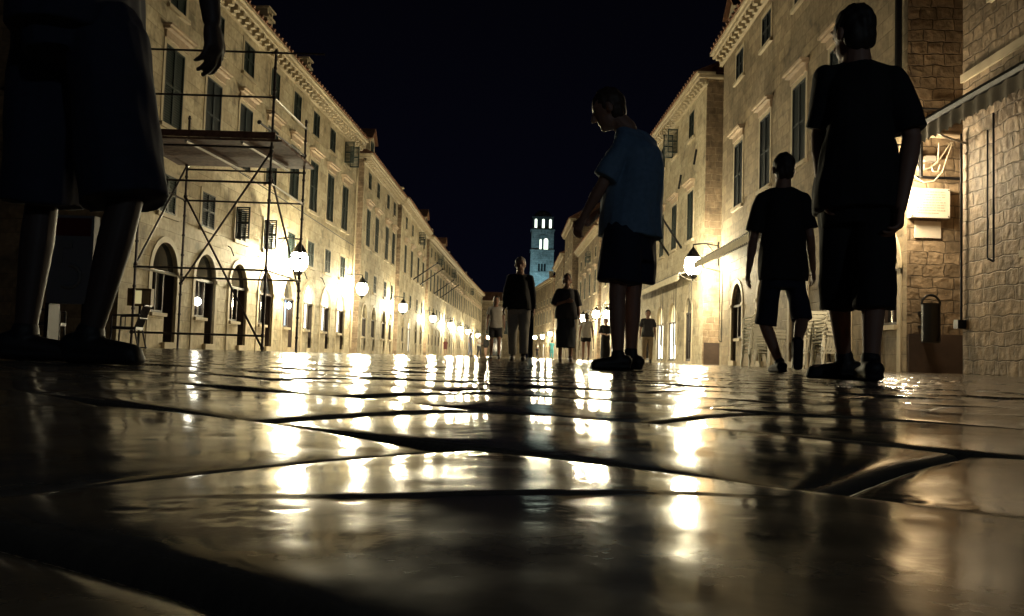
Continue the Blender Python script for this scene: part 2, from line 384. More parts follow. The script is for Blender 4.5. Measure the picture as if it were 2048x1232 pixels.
    def arch(s, a, w=1.55, apex=3.0, state='dark', knee=True, step=.18, counter=1.0, fan=None):
        """shop opening 'on the knee': door to the ground at the far side, window over a stone counter at the near side"""
        r = w/2; spr = apex-r*1.08; jam = .36
        mid = a+w*.06 if knee else a-w/2
        s.arches.append((a, w, apex, spr, mid, step, counter))
        def mk():
            mk.kids = []
            m_ = w*.06
            q = MB(); D = -.12
            fr = .06
            # frame posts and bars of the joinery
            s.bx(q, m_-fr, m_, D, D+.07, counter if knee else step, spr); s.bx(q, r-fr, r, D, D+.07, step, spr)
            s.bx(q, -r, r, D, D+.08, spr-.05, spr+.03)
            if knee: s.bx(q, -r, -r+fr, D, D+.07, counter, spr-.05); s.bx(q, -r+fr, m_-fr, D+.002, D+.07, counter, counter+.07); s.bx(q, (-r+m_)/2-.02, (-r+m_)/2+.02, D+.002, D+.05, counter+.07, spr-.05)
            else: s.bx(q, -r, -r+fr, D, D+.07, step, spr-.05); s.bx(q, -r+fr, r-fr, D+.002, D+.07, step, step+.12); s.bx(q, -.03, .03, D+.002, D+.06, step+.12, spr-.05)
            o = q.build('arched_shop_door', wood, s.root)
            # surround proud of the wall
            q = MB(); out = .17; K = 14
            P = lambda rr, hh, an: (rr*math.cos(an), spr+hh*math.sin(an))
            for i in range(K):
                a0 = PI*i/K; a1 = PI*(i+1)/K; h = apex-spr
                i0 = P(r, h, a0); i1 = P(r, h, a1); o0 = P(r+out, h+out, a0); o1 = P(r+out, h+out, a1)
                q.hexa([s.W(i0[0], -.02, i0[1]), s.W(i1[0], -.02, i1[1]), s.W(i1[0], .03, i1[1]), s.W(i0[0], .03, i0[1]),
                        s.W(o0[0], -.02, o0[1]), s.W(o1[0], -.02, o1[1]), s.W(o1[0], .03, o1[1]), s.W(o0[0], .03, o0[1])])
            s.bx(q, r, r+out, -.02, .03, -.02, spr); s.bx(q, -r-out, -r, -.02, .03, -.02, spr)
            s.bx(q, -r-out-.06, -r, .031, .07, spr-.05, spr+.06); s.bx(q, r, r+out+.06, .031, .07, spr-.05, spr+.06)
            s.bx(q, (m_-.1 if knee else -r), r, -.02, .12, -.02, step-.003)
            if knee: s.bx(q, -r-.03, m_, -.02, .10, counter-.10, counter-.002)
            k = q.build('surround', trim, o, org=s.P0); mk.kids.append(k)
            gm = {'dark': glassd, 'lit': shopl, 'blue': tvblue}[state]
            q = MB()
            if knee: q.quad(s.W(-r, D+.001, counter), s.W(m_, D+.001, counter), s.W(m_, D+.001, spr), s.W(-r, D+.001, spr))
            else: q.quad(s.W(-r, D+.001, step), s.W(r, D+.001, step), s.W(r, D+.001, spr), s.W(-r, D+.001, spr))
            k = q.build('pane', gm, o, org=s.P0); mk.kids.append(k)
            q = MB(); h = apex-spr
            q.quad(*([s.W(r, D+.001, spr)]+[s.W(r*math.cos(PI*i/K), D+.001, spr+h*math.sin(PI*i/K)) for i in range(1, K)]+[s.W(-r, D+.001, spr)]))
            k = q.build('fanlight', (shopl if state == 'lit' else glassd) if fan is None else fan, o, org=s.P0); mk.kids.append(k)
            if knee:                                            # door leaf standing open inside the reveal
                q = MB(); s.bx(q, m_+.01, m_+.06, -.44, D-.01, step, spr-.06); s.bx(q, r-.06, r-.005, -.44, D+.03, step, spr-.05)
                q.quad(s.W(m_, -.45, step), s.W(r, -.45, step), s.W(r, -.45, spr), s.W(m_, -.45, spr))
                k = q.build('door_leaf', wood, o, org=s.P0); mk.kids.append(k)
            return o
        return s.place(('a', w, apex, state, knee, str(fan)), a, mk, 'arch')
    def finish(s, corbels=True, cor=.50, roofh=2.2, near_side=None, step_open=None, chimneys=(), dormers=(), z0=-.08, cornice=True):
        mb = MB(); jam = .36
        ops = list(s.op)
        for (a, w, apex, spr, mid, st, ct) in s.arches:
            r = w/2
            if mid > a-r+1e-6: ops.append((a-r, mid, ct, spr))
            ops.append((mid, a+r, st, spr)); ops.append((a-r, a+r, spr, apex))
        ss = sorted(set([0, s.Ls]+[round(v, 5) for o in ops for v in o[:2]])); zs = sorted(set([z0, s.H]+[round(v, 5) for o in ops for v in o[2:]]))
        for i in range(len(zs)-1):
            zc = (zs[i]+zs[i+1])/2; run = None
            for j in range(len(ss)-1):
                sc_ = (ss[j]+ss[j+1])/2
                solid = not any(o[0] < sc_ < o[1] and o[2] < zc < o[3] for o in ops)
                if solid and run is None: run = ss[j]
                if (not solid) and run is not None: mb.quad(s.W(run, 0, zs[i]), s.W(ss[j], 0, zs[i]), s.W(ss[j], 0, zs[i+1]), s.W(run, 0, zs[i+1])); run = None
            if run is not None: mb.quad(s.W(run, 0, zs[i]), s.W(s.Ls, 0, zs[i]), s.W(s.Ls, 0, zs[i+1]), s.W(run, 0, zs[i+1]))
        for (a0, a1, b0, b1) in s.op:
            j = .22
            mb.quad(s.W(a0, 0, b0), s.W(a1, 0, b0), s.W(a1, -j, b0), s.W(a0, -j, b0)); mb.quad(s.W(a0, 0, b1), s.W(a1, 0, b1), s.W(a1, -j, b1), s.W(a0, -j, b1))
            mb.quad(s.W(a0, 0, b0), s.W(a0, 0, b1), s.W(a0, -j, b1), s.W(a0, -j, b0)); mb.quad(s.W(a1, 0, b0), s.W(a1, 0, b1), s.W(a1, -j, b1), s.W(a1, -j, b0))
            mb.quad(s.W(a0, -j, b0), s.W(a1, -j, b0), s.W(a1, -j, b1), s.W(a0, -j, b1))
        K = 14
        for (a, w, apex, spr, mid, st, ct) in s.arches:
            r = w/2; h = apex-spr
            out = []
            if mid > a-r+1e-6: out += [(a+r, st), (mid, st), (mid, ct), (a-r, ct), (a-r, spr)]
            else: out += [(a+r, st), (a-r, st), (a-r, spr)]
            arc = [(a-r*math.cos(PI*i/K), spr+h*math.sin(PI*i/K)) for i in range(K+1)]
            out += arc[1:]
            out.append((a+r, st))
            for p, q in zip(out, out[1:]): mb.quad(s.W(p[0], 0, p[1]), s.W(q[0], 0, q[1]), s.W(q[0], -jam-.12, q[1]), s.W(p[0], -jam-.12, p[1]))
            for i in range(K):
                p, q = arc[i], arc[i+1]
                mb.quad(s.W(p[0], 0, p[1]), s.W(q[0], 0, q[1]), s.W(q[0], 0, apex), s.W(p[0], 0, apex))
        D = s.depth
        mb.quad(s.W(s.Ls, 0, z0), s.W(s.Ls, -D, z0), s.W(s.Ls, -D, s.H), s.W(s.Ls, 0, s.H))
        mb.quad(s.W(s.Ls, -D, z0), s.W(0, -D, z0), s.W(0, -D, s.H), s.W(s.Ls, -D, s.H))
        mb.quad(s.W(0, 0, s.H), s.W(s.Ls, 0, s.H), s.W(s.Ls, -D, s.H), s.W(0, -D, s.H))
        nm = near_side or quoin
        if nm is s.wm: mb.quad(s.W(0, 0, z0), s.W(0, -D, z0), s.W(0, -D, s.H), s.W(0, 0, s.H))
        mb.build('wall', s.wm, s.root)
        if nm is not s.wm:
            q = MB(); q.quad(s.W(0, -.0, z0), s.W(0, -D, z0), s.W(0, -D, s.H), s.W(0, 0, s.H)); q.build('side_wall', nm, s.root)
        if cornice:
            q = MB(); H = s.H; e = .28
            s.bx(q, -e, s.Ls+e, -.02 if 0 else .003, .12, H-.42, H-.32); s.bx(q, -e, s.Ls+e, .003, .42, H-.12, H+.02); s.bx(q, -e-.06, s.Ls+e+.06, -.3, .52, H+.02, H+.12)
            s.bx(q, -e, -.003, -D*.5, .003, H-.12, H+.019)
            if corbels:
                a = -.1
                while a < s.Ls+.2:
                    s.bx(q, a, a+.2, .121, .36, H-.30, H-.121); s.bx(q, a, a+.2, .121, .22, H-.40, H-.301); a += cor
            q.build('cornice', trim, s.root)
        q = MB(); H = s.H+.125
        e = .3
        A = [s.W(-e, .55, H), s.W(s.Ls+e, .55, H), s.W(s.Ls+e, -D, H), s.W(-e, -D, H)]
        r0, r1 = s.W(1.5, -D/2, H+roofh), s.W(s.Ls-1.5, -D/2, H+roofh)
        q.quad(A[0], A[1], r1, r0); q.quad(A[2], A[3], r0, r1); q.quad(A[1], A[2], r1); q.quad(A[3], A[0], r0); q.quad(*A)
        # rows of round tiles at the eaves
        a = 0
        while a < s.Ls:
            p = s.W(a, .60, H+.02); q2 = s.W(a, -1.2, H+.02+roofh*1.8/(D/2+.5)*.98); q.tube(p, q2, .07, n=6); a += .42
        rf = q.build('roof', tile, s.root)
        for (a, o, hh, ww) in chimneys:
            q = MB(); zb = H
            s.bx(q, a-ww/2, a+ww/2, o-ww/2, o+ww/2, zb, zb+hh); s.bx(q, a-ww/2-.08, a+ww/2+.08, o-ww/2-.08, o+ww/2+.08, zb+hh, zb+hh+.1)
            s.bx(q, a-ww/2, a-ww/2+.1, o-ww/2, o+ww/2, zb+hh+.1, zb+hh+.35); s.bx(q, a+ww/2-.1, a+ww/2, o-ww/2, o+ww/2, zb+hh+.1, zb+hh+.35)
            s.bx(q, a-ww/2-.1, a+ww/2+.1, o-ww/2-.1, o+ww/2+.1, zb+hh+.35, zb+hh+.42)
            q.build('chimney', trim, rf, org=s.P0)
        for (a, ww, hh) in dormers:
            q = MB(); zb = H-.05; o1 = .1; o0 = -2.2
            pts = [(a-ww/2, zb), (a+ww/2, zb), (a+ww/2, zb+hh), (a, zb+hh+ww*.42), (a-ww/2, zb+hh)]
            F = [s.W(x, o1, z) for x, z in pts]; B = [s.W(x, o0, z) for x, z in pts]
            q.quad(*F)
            for i in range(5): j = (i+1) % 5; q.quad(F[i], F[j], B[j], B[i])
            dm = q.build('dormer', trim, rf, org=s.P0)
            q = MB()
            for sg in (-1, 1):
                c0 = s.W(a, o1+.18, zb+hh+ww*.42+.09); c1 = s.W(a+sg*(ww/2+.18), o1+.18, zb+hh-.05); c2 = s.W(a+sg*(ww/2+.18), o0, zb+hh-.05); c3 = s.W(a, o0, zb+hh+ww*.42+.09)
                up = Vector((0, 0, .07)); q.hexa([c0, c1, c2, c3, c0+up, c1+up, c2+up, c3+up])
            q.build('dormer_roof', tile, rf, org=s.P0)
            q = MB(); s.bx(q, a-ww*.28, a+ww*.28, o1+.003, o1+.03, zb+.15, zb+hh-.05); q.build('dormer_window', shut, rf, org=s.P0)
    def pipe(s, a, o=.14, z0=.2, z1=None, r=.055, m=None):
        z1 = z1 or s.H-.1; q = MB(); q.tube(s.W(a, o, z0), s.W(a, o, z1), r)
        for z in (z0+.4, (z0+z1)/2, z1-.5): q.tube(s.W(a, o, z), s.W(a, o, z+.06), r+.02)
        q.build('drainpipe', m or hoodm, s.root)
    def hooks(s, aa, z=3.3):
        for a in aa:
            q = MB(); q.path([s.W(a, 0, z+.22), s.W(a, .10, z+.16), s.W(a, .22, z-.12)], .02); q.build('iron_hook', iron, s.root)

def lx1(Y): return -11.3+.0565*Y
def lamp_pts(): pass
# ---- left row
L1 = House('stone_house', 'large pale limestone house behind the scaffolding, nearest on the left', (lx1(21.7), 21.7), (lx1(45.9), 45.9), -1, 11.55)
bays = [19.0+2.83*i for i in range(11)]
stl = {5: 'dark', 6: 'blue'}
for i, Y in enumerate([18.42+2.8*i for i in range(11)]):
    if Y > 45 or Y < 23: continue
    st = 'dark'
    px = i
    if i == 6: st = 'blue'
    if i in (7, 8, 9): st = 'lit'
    L1.arch(L1.sY(Y+.15), 1.55, 3.02, st, knee=(i not in (7, 8, 9)) or True)
for i, Y in enumerate([18.5+2.8*i for i in range(10)]):
    a = L1.sY(Y)
    if a < 1: continue
    L1.window(a, 1.0, 3.85, 4.95, False, shut2 if i in (3, 4, 5) else shut, 'half' if i in (4, 5) else 'closed')
    L1.window(a, 1.2, 6.35, 8.6, True, shut2 if i in (3, 4) else shut, 'closed')
    L1.window(a, 1.0, 9.75, 10.85, False, shut, 'open' if i == 9 else 'closed')
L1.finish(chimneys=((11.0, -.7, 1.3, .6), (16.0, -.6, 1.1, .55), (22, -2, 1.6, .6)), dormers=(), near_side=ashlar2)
L1.pipe(L1.Ls-.15, .10, .3, None, .05, trim); L1.hooks([L1.sY(18.7+2.8*i+1.55) for i in range(3, 10)])
q = MB(); q.path([L1.W(1, .05, 6.3), L1.W(14, .06, 6.05), L1.W(24, .05, 5.8)], .018); q.build('facade_cable', iron, L1.root)

def row_house(name, label, P0, P1, side, H, Ys, lit=(), wallm=None, openw=(), nokneelit=(), z=(2.9, 3.8, 4.85, 6.35, 8.55, 9.75, 10.75), w=1.15, detail=0, fin={}, mez=True, aw=1.5):
    h = House(name, label, P0, P1, side, H, wallm=wallm)
    for i, Y in enumerate(Ys):
        a = h.sY(Y)
        h.arch(a, aw, z[0], 'lit' if i in lit else 'dark', knee=i not in nokneelit)
        if mez: h.window(a, .85*w, z[1], z[2], False, shut, 'closed', detail)
        h.window(a, 1.05*w, z[3], z[4], True, shut, 'closed', detail)
        h.window(a, .85*w, z[5], z[6], False, shut, 'open' if i in openw else 'closed', detail)
    h.finish(**fin)
    return h
lx2 = lambda Y: -8.76+.0194*(Y-48.5)
L2 = row_house('stone_house', 'second house on the left, four bays wide, with a dormer over its near corner', (lx2(48.5), 48.5), (lx2(61.3), 61.3), -1, 11.35, [50.3, 53.2, 57.0, 59.8], lit=(), fin=dict(dormers=((1.6, 1.5, 1.2),), chimneys=((4.5, -.8, 1.0, .5), (11.5, -.8, 1.0, .5))))
lx3 = lambda Y: -8.5+.0094*(Y-63.4)
L3 = row_house('stone_house', 'third house on the left, carrying two slanting flagpoles', (lx3(63.4), 63.4), (lx3(81), 81), -1, 11.6, [66.2, 70.1, 74.7, 78.5], lit=(1,), nokneelit=(1,), openw=(2,), fin=dict(cor=.8, dormers=((15.5, 1.6, 1.1),), chimneys=((3, -.7, 1.0, .5),)))
lx4 = lambda Y: -8.3+.0277*(Y-83.2)
L4 = row_house('stone_house', 'long fourth house on the left with a close row of tall windows', (lx4(83.2), 83.2), (lx4(123), 123), -1, 11.5, [85+3.0*i for i in range(13)], lit=(4, 8), nokneelit=(4, 8), openw=(2, 7), fin=dict(corbels=False, dormers=((13, 1.6, 1.0),), chimneys=((5, -.7, 1.1, .5), (24, -.8, 1.1, .5), (34, -.8, 1.0, .5))))
lx5 = lambda Y: -7.17+.041*(Y-123.2)
L5 = row_house('stone_house', 'fifth and farthest house of the left row', (lx5(123.5), 123.5), (lx5(160), 160), -1, 11.5, [125.2+3.25*i for i in range(11)], lit=(3,), openw=(3,), fin=dict(corbels=False, chimneys=((9, -.8, 1.1, .6), (20, -.8, 1.0, .5))))
for h, ps in ((L3, (8.0, 13.0)), (L4, (4.5, 10.5))):
    for a in ps:
        q = MB(); q.tube(h.W(a, 0, 6.3), h.W(a+1.2, 1.9, 7.9), .06, .045); q.ball(h.W(a+1.2, 1.9, 7.9), .09); q.build('flagpole', iron, h.root)
# ---- right row
rx = lambda Y: 8.0+.012*Y
R1 = House('stone_house', 'pale stone house on the right behind the two men walking away', (rx(17.65), 17.65), (rx(34.3), 34.3), 1, 12.75, wallm=ashlar2)
for i, Y in enumerate([18.9, 21.6, 24.7, 28.2, 31.7]):
    a = R1.sY(Y)
    R1.arch(a-.1, 1.5, 3.05, 'dark')
    if i > 0: R1.window(a, 1.2, 6.0, 8.4, True, shut2, 'closed')
    if i > 0: R1.window(a, 1.05, 10.9, 11.95, False, shut2, 'closed')
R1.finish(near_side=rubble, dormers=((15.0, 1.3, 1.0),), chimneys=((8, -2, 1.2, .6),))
R1.pipe(.18, .12, 5.5, 12.2, .075, iron)
q = MB(); q.box((rx(17.65)+.02, 17.60, -.05), (rx(17.65)+3.0, 17.645, .80)); q.build('base_panel', panelm, R1.root)  # dark brown panel along the foot of the side wall
rx2 = lambda Y: 9.08-.019*Y
R2 = House('stone_house', 'second house on the right, its corner lit white by the lantern', (rx2(37.2), 37.2), (rx2(54.0), 54.0), 1, 12.8)
for i, Y in enumerate([40.0, 43.6, 46.8, 50.4]):
    a = R2.sY(Y)
    R2.arch(a, 1.9 if i else 1.3, 3.1, 'lit' if i in (1, 2) else 'dark', knee=False, step=.12, fan=shopy if i else None)
    R2.window(a, 1.2, 5.85, 8.15, True, shut, 'closed'); R2.window(a, 1.05, 10.75, 12.0, False, shut, 'open' if i == 1 else 'closed')
R2.finish(near_side=quoin, dormers=(), chimneys=((4, -.6, .9, .5), (8, -.6, .9, .5)))
q = MB(); q.box((rx2(37.2)+.05, 37.14, -.05), (rx2(37.2)+2.5, 37.195, .95)); q.build('base_panel', panelm, R2.root)  # same dark brown panel at the foot of this side wall
for a in (4.6, 7.6):
    q = MB(); q.tube(R2.W(a, 0, 5.7), R2.W(a-1.6, 1.5, 7.2), .06, .045); q.ball(R2.W(a-1.6, 1.5, 7.2), .08); q.build('flagpole', iron, R2.root)
for a, z in ((1.6, 9.9), (4.8, 9.4)):
    q = MB(); q.tube(R2.W(a, .05, z), R2.W(a+.05, .14, z-.7), .05); q.build('iron_hook', iron, R2.root)
R3 = row_house('stone_house', 'third house on the right, half hidden behind the man in the blue shirt', (8.05, 56.5), (7.86, 75), 1, 12.2, [59, 63, 67, 72], lit=(0, 2, 3), nokneelit=(0, 2, 3), wallm=ashlar2, fin=dict(cor=.8))
R4 = row_house('stone_house', 'fourth house on the right, seen between the blue shirt and the woman', (7.83, 77.5), (7.45, 97), 1, 12.2, [80, 84.5, 89, 93.5], lit=(1, 2), nokneelit=(1, 2), wallm=ashlar2, openw=(1,), fin=dict(cor=.8, roofh=2.8))
R5 = row_house('stone_house', 'tallest house of the right row with a dark hipped roof', (7.3, 105), (7.25, 120), 1, 17.4, [107.5, 112, 116.5], wallm=ashlar2, z=(3.2, 4.5, 5.8, 8.0, 10.8, 13.4, 14.8), fin=dict(cor=.8, roofh=3))
R6 = row_house('stone_house', 'narrow house beside the woman\'s head with a pale gabled cornice', (7.2, 122), (7.2, 144), 1, 15.1, [125, 130, 135, 140], wallm=ashlar2, lit=(1,), nokneelit=(1,), z=(3.2, 4.3, 5.5, 7.4, 9.9, 12.2, 13.5), fin=dict(cor=.8))
R7 = row_house('stone_house', 'last house of the right row, just in front of the blue lit tower', (7.1, 147), (4.5, 174), 1, 13.9, [150+4*i for i in range(6)], wallm=ashlar2, lit=(2, 4), nokneelit=(2, 4), fin=dict(corbels=False, chimneys=((9, -.8, 1.6, .7),)))
C1 = House('rubble_stone_house', 'rough stone house at the far right edge under a folded awning', (rx(9.0), 9.0), (rx(15.4), 15.4), 1, 11.5, wallm=rubble, depth=7)
C1.arch(C1.sY(12.7), 1.2, 2.6, 'dark', knee=False)
C1.window(C1.sY(13.7), 1.1, 6.6, 8.6, False, shut2, 'closed')
C1.finish(near_side=rubble)
q = MB(); C1.bx(q, 2.0, 6.4, 0.003, .05, 5.35, 5.5); q.build('string_course', trim, C1.root)
# end of the street
E1 = House('church_facade', 'dim grey building closing the far end of the street', (-9.5, 186), (3.2, 186.5), -1, 12.1, depth=6, wallm=ashlar2, cat='building')
E1.window(4.5, 1.2, 5, 8); E1.window(8.5, 1.2, 5, 8); E1.arch(6.5, 2.0, 4.2, 'dark', knee=False); E1.finish(corbels=False)
# ---- bell tower
tb = 248.0; TX = (1083-1024)/1700*tb-(.031*0); tw = 3.35
cen = at(1081, 600, tb); TX = cen.x+.0
tp0 = at(1085, 438, tb).z
black_ = mat('dark_opening', (.008, .008, .009), .9)
tower = empty('bell_tower', (TX, tb, 0), 'tall square bell tower lit blue, with white lit belfry arches', 'bell tower')
tst = stone_mat('tower_stone', (.46, .46, .44), (.34, .34, .33), (.22, .22, .22), 1.1, .6, .03, .02, .3)
zA, zB, zC = at(1083, 547, tb).z, at(1083, 503, tb).z, at(1083, 463, tb).z
def wall_with_holes(mb, x0, x1, y, z0, z1, holes, th=.7, front=True, K=8):
    """wall in the XZ plane at y, with arched holes (cx, w, zb, zt), thickness th backwards"""
    ops = [(c-w_/2, c+w_/2, b_, t_) for c, w_, b_, t_ in holes]
    ss = sorted(set([x0, x1]+[v for o in ops for v in o[:2]])); zs = sorted(set([z0, z1]+[v for o in ops for v in o[2:]]))
    for i in range(len(zs)-1):
        for j in range(len(ss)-1):
            sc_, zc = (ss[j]+ss[j+1])/2, (zs[i]+zs[i+1])/2
            if any(o[0] < sc_ < o[1] and o[2] < zc < o[3] for o in ops): continue
            mb.quad((ss[j], y, zs[i]), (ss[j+1], y, zs[i]), (ss[j+1], y, zs[i+1]), (ss[j], y, zs[i+1]))
    for c, w_, b_, t_ in holes:
        r = w_/2; sp_ = t_-r
        arc = [(c-r*math.cos(PI*i/K), sp_+r*math.sin(PI*i/K)) for i in range(K+1)]
        out = [(c+r, b_), (c-r, b_)]+arc+[(c+r, b_)]
        for p, q_ in zip(out, out[1:]): mb.quad((p[0], y, p[1]), (q_[0], y, q_[1]), (q_[0], y+th, q_[1]), (p[0], y+th, p[1]))
        for p, q_ in zip(arc, arc[1:]): mb.quad((p[0], y, p[1]), (q_[0], y, q_[1]), (q_[0], y, t_), (p[0], y, t_))
q = MB(); y0 = tb-tw
wall_with_holes(q, TX-tw, TX+tw, y0, 0, zB, [(TX+dx, .56, zA+.35, zA+2.6) for dx in (-.85, 0, .85)])
for (xa_, xb_) in ((TX-tw, TX-tw), (TX+tw, TX+tw)): q.quad((xa_, y0, 0), (xa_, y0+2*tw, 0), (xa_, y0+2*tw, zB), (xa_, y0, zB))
q.quad((TX-tw, y0+2*tw, 0), (TX+tw, y0+2*tw, 0), (TX+tw, y0+2*tw, zB), (TX-tw, y0+2*tw, zB))
q.quad((TX-tw, y0, zB), (TX+tw, y0, zB), (TX+tw, y0+2*tw, zB), (TX-tw, y0+2*tw, zB))
q.build('shaft', tst, tower)
q = MB(); q.quad((TX-1.6, y0+.25, zA), (TX+1.6, y0+.25, zA), (TX+1.6, y0+.25, zA+3), (TX-1.6, y0+.25, zA+3)); q.build('lancet_dark_sheet', black_, tower)  # black sheet behind the lancets, painting the shade inside the openings
q = MB(); tw2 = tw-.12; y1 = tb-tw2
hh = zC-zB
wall_with_holes(q, TX-tw2, TX+tw2, y1, zB+.003, zC, [(TX-.55, .6, zB+.3, zB+.55*hh), (TX+1.0, 1.25, zB+.25, zB+.60*hh)])
for x in (TX-tw2, TX+tw2): q.quad((x, y1, zB), (x, y1+2*tw2, zB), (x, y1+2*tw2, zC), (x, y1, zC))
q.quad((TX-tw2, y1+2*tw2, zB), (TX+tw2, y1+2*tw2, zB), (TX+tw2, y1+2*tw2, zC), (TX-tw2, y1+2*tw2, zC))
q.quad((TX-tw2, y1, zC), (TX+tw2, y1, zC), (TX+tw2, y1+2*tw2, zC), (TX-tw2, y1+2*tw2, zC))
q.build('belfry', tst, tower)
q = MB()
for zc, ex in ((zA, .14), (zB, .18), (zC, .16)):
    for (x0_, x1_, ya_, yb_) in ((-tw-ex, tw+ex, -tw-ex, -tw+.0-.003), (-tw-ex, -tw-.003, -tw, tw), (tw+.003, tw+ex, -tw, tw)):
        q.box((TX+x0_, tb+ya_, zc-.16), (TX+x1_, tb+yb_, zc+.14))
    q.build('string_course', tst, tower); q = MB()
K = 12
for i in range(K):
    a0, a1 = PI*i/K, PI*(i+1)/K; r0_, r1_ = 1.75, 1.95; zc = zB+.42*hh
    P = lambda r, a, yy: (TX+.1+r*math.cos(a), yy, zc+r*math.sin(a))
    q.hexa([P(r0_, a0, y1-.1), P(r0_, a1, y1-.1), P(r0_, a1, y1-.002), P(r0_, a0, y1-.002), P(r1_, a0, y1-.1), P(r1_, a1, y1-.1), P(r1_, a1, y1-.002), P(r1_, a0, y1-.002)])
    P2 = lambda r, a, yy: (TX+r*math.cos(2*a), yy, zA+6.0+r*math.sin(2*a))
    q.hexa([P2(.6, a0, y0-.08), P2(.6, a1, y0-.08), P2(.6, a1, y0-.002), P2(.6, a0, y0-.002), P2(.78, a0, y0-.08), P2(.78, a1, y0-.08), P2(.78, a1, y0-.002), P2(.78, a0, y0-.002)])
for dx in (-1.42, -.48, .48, 1.42): q.tube((TX+dx, y0-.05, zA+.4), (TX+dx, y0-.05, zA+2.6), .09)
q.build('tracery', tst, tower)
q = MB(); tw3 = tw-.35; y2 = tb-tw3; zD = tp0
wall_with_holes(q, TX-tw3, TX+tw3, y2, zC+.15, zD, [(TX+dx, .72, zC+.62, zC+3.3) for dx in (-2.05, .1, 2.15)], th=.5)
for x in (TX-tw3, TX+tw3): q.quad((x, y2, zC+.15), (x, y2+2*tw3, zC+.15), (x, y2+2*tw3, zD), (x, y2, zD))
q.quad((TX-tw3, y2+2*tw3, zC+.15), (TX+tw3, y2+2*tw3, zC+.15), (TX+tw3, y2+2*tw3, zD), (TX-tw3, y2+2*tw3, zD))
tdk = mat('tower_dark_stone', (.10, .10, .10), .9, noise=(1, .2))
q.build('lantern_stage', tdk, tower)
q = MB(); q.box((TX-tw3-.15, y2-.15, zD), (TX+tw3+.15, y2+2*tw3+.15, zD+.25))
rings = []
for i in range(6):
    t_ = PI/2*i/6; rr = (tw3-.3)*math.cos(t_); rings.append([(TX+rr*math.cos(2*PI*j/16), tb+rr*math.sin(2*PI*j/16), zD+.25+2.2*math.sin(t_)) for j in range(16)])
q.ring_loft(rings); q.build('dome', tdk, tower)
litw = mat('belfry_lit_lining', (.8, .8, .7), .8, emis=((.86, 1.0, .80), 1.6))
q = MB(); q.quad((TX-tw3+.1, y2+.9, zC+.3), (TX+tw3-.1, y2+.9, zC+.3), (TX+tw3-.1, y2+.9, zD-.1), (TX-tw3+.1, y2+.9, zD-.1))
q.quad((TX-1.3, y1+1.1, zB+.2), (TX+1.8, y1+1.1, zB+.2), (TX+1.8, y1+1.1, zC-.6), (TX-1.3, y1+1.1, zC-.6)); q.build('lit_interior', litw, tower)
sl = bpy.data.lights.new('tower_floodlight', 'SPOT'); sl.energy = 7000; sl.color = (.42, .86, 1.0); sl.spot_size = math.radians(50); sl.spot_blend = .5; sl.shadow_soft_size = .4
so = bpy.data.objects.new('tower_floodlight', sl); COL.objects.link(so); so.location = (TX-3, tb-15, 13.2)
so.rotation_euler = (Vector((TX, tb, 30))-Vector(so.location)).to_track_quat('-Z', 'Y').to_euler()
fh = empty('floodlight_housing', (TX-3, tb-16, 0), 'floodlight on a roof pole aimed up at the blue tower', 'floodlight')
q = MB(); q.tube((TX-3, tb-16, 0), (TX-3, tb-16, 12.4), .12); q.build('pole', iron, fh)
q = MB(); q.box((TX-3.4, tb-16.4, 12.4), (TX-2.6, tb-15.5, 12.9)); q.build('lamp_head', iron, fh)

# ================================================================ LANTERNS
def lantern_proto(m, name):
    r = empty(name, (0, 0, 0)); K = 6
    K = 12
    def hexr(rad, z): return [(rad*math.cos(2*PI*j/K), rad*math.sin(2*PI*j/K), z) for j in range(K)]
    q = MB(); q.ball((0, 0, 0), (.255, .255, .32), 16, 12); q.build('glass', m, r, smooth=True)
    q = MB(); q.ring_loft([hexr(.05, -.42), hexr(.11, -.37), hexr(.14, -.29)]); q.tube((0, 0, -.48), (0, 0, -.42), .02); q.build('finial', iron, r)
    q = MB(); q.ring_loft([hexr(.22, .22), hexr(.20, .28), hexr(.10, .44), hexr(.03, .52)]); q.ball((0, 0, .52), .035, 8, 6); q.build('cap', iron, r)
    q = MB(); q.tube((0, 0, .52), (0, 0, .62), .015); q.path([(0, 0, .62), (-.36, 0, .66), (-.75, 0, .60)], .022); q.path([(-.75, 0, .1), (-.66, 0, .38), (-.42, 0, .63)], .016); q.box((-.77, -.05, .0), (-.73, .05, .72))
    q.build('bracket', iron, r)
    return r
Lp = lantern_proto(lampg, 'wall_lantern'); Lw = lantern_proto(lampw, 'wall_lantern')
index_kids()
def lamp_at(px, py, fx, Y=None):
    if fx is None: return at(px, py, Y)
    sg = 1 if px < 1024 else -1; lo, hi = 12.0, 190.0
    for _ in range(50):
        mid = (lo+hi)/2; d_ = (at(px, py, mid).x-(fx(mid)+sg*.86))*sg
        if d_ > 0: lo = mid
        else: hi = mid
    return at(px, py, mid)
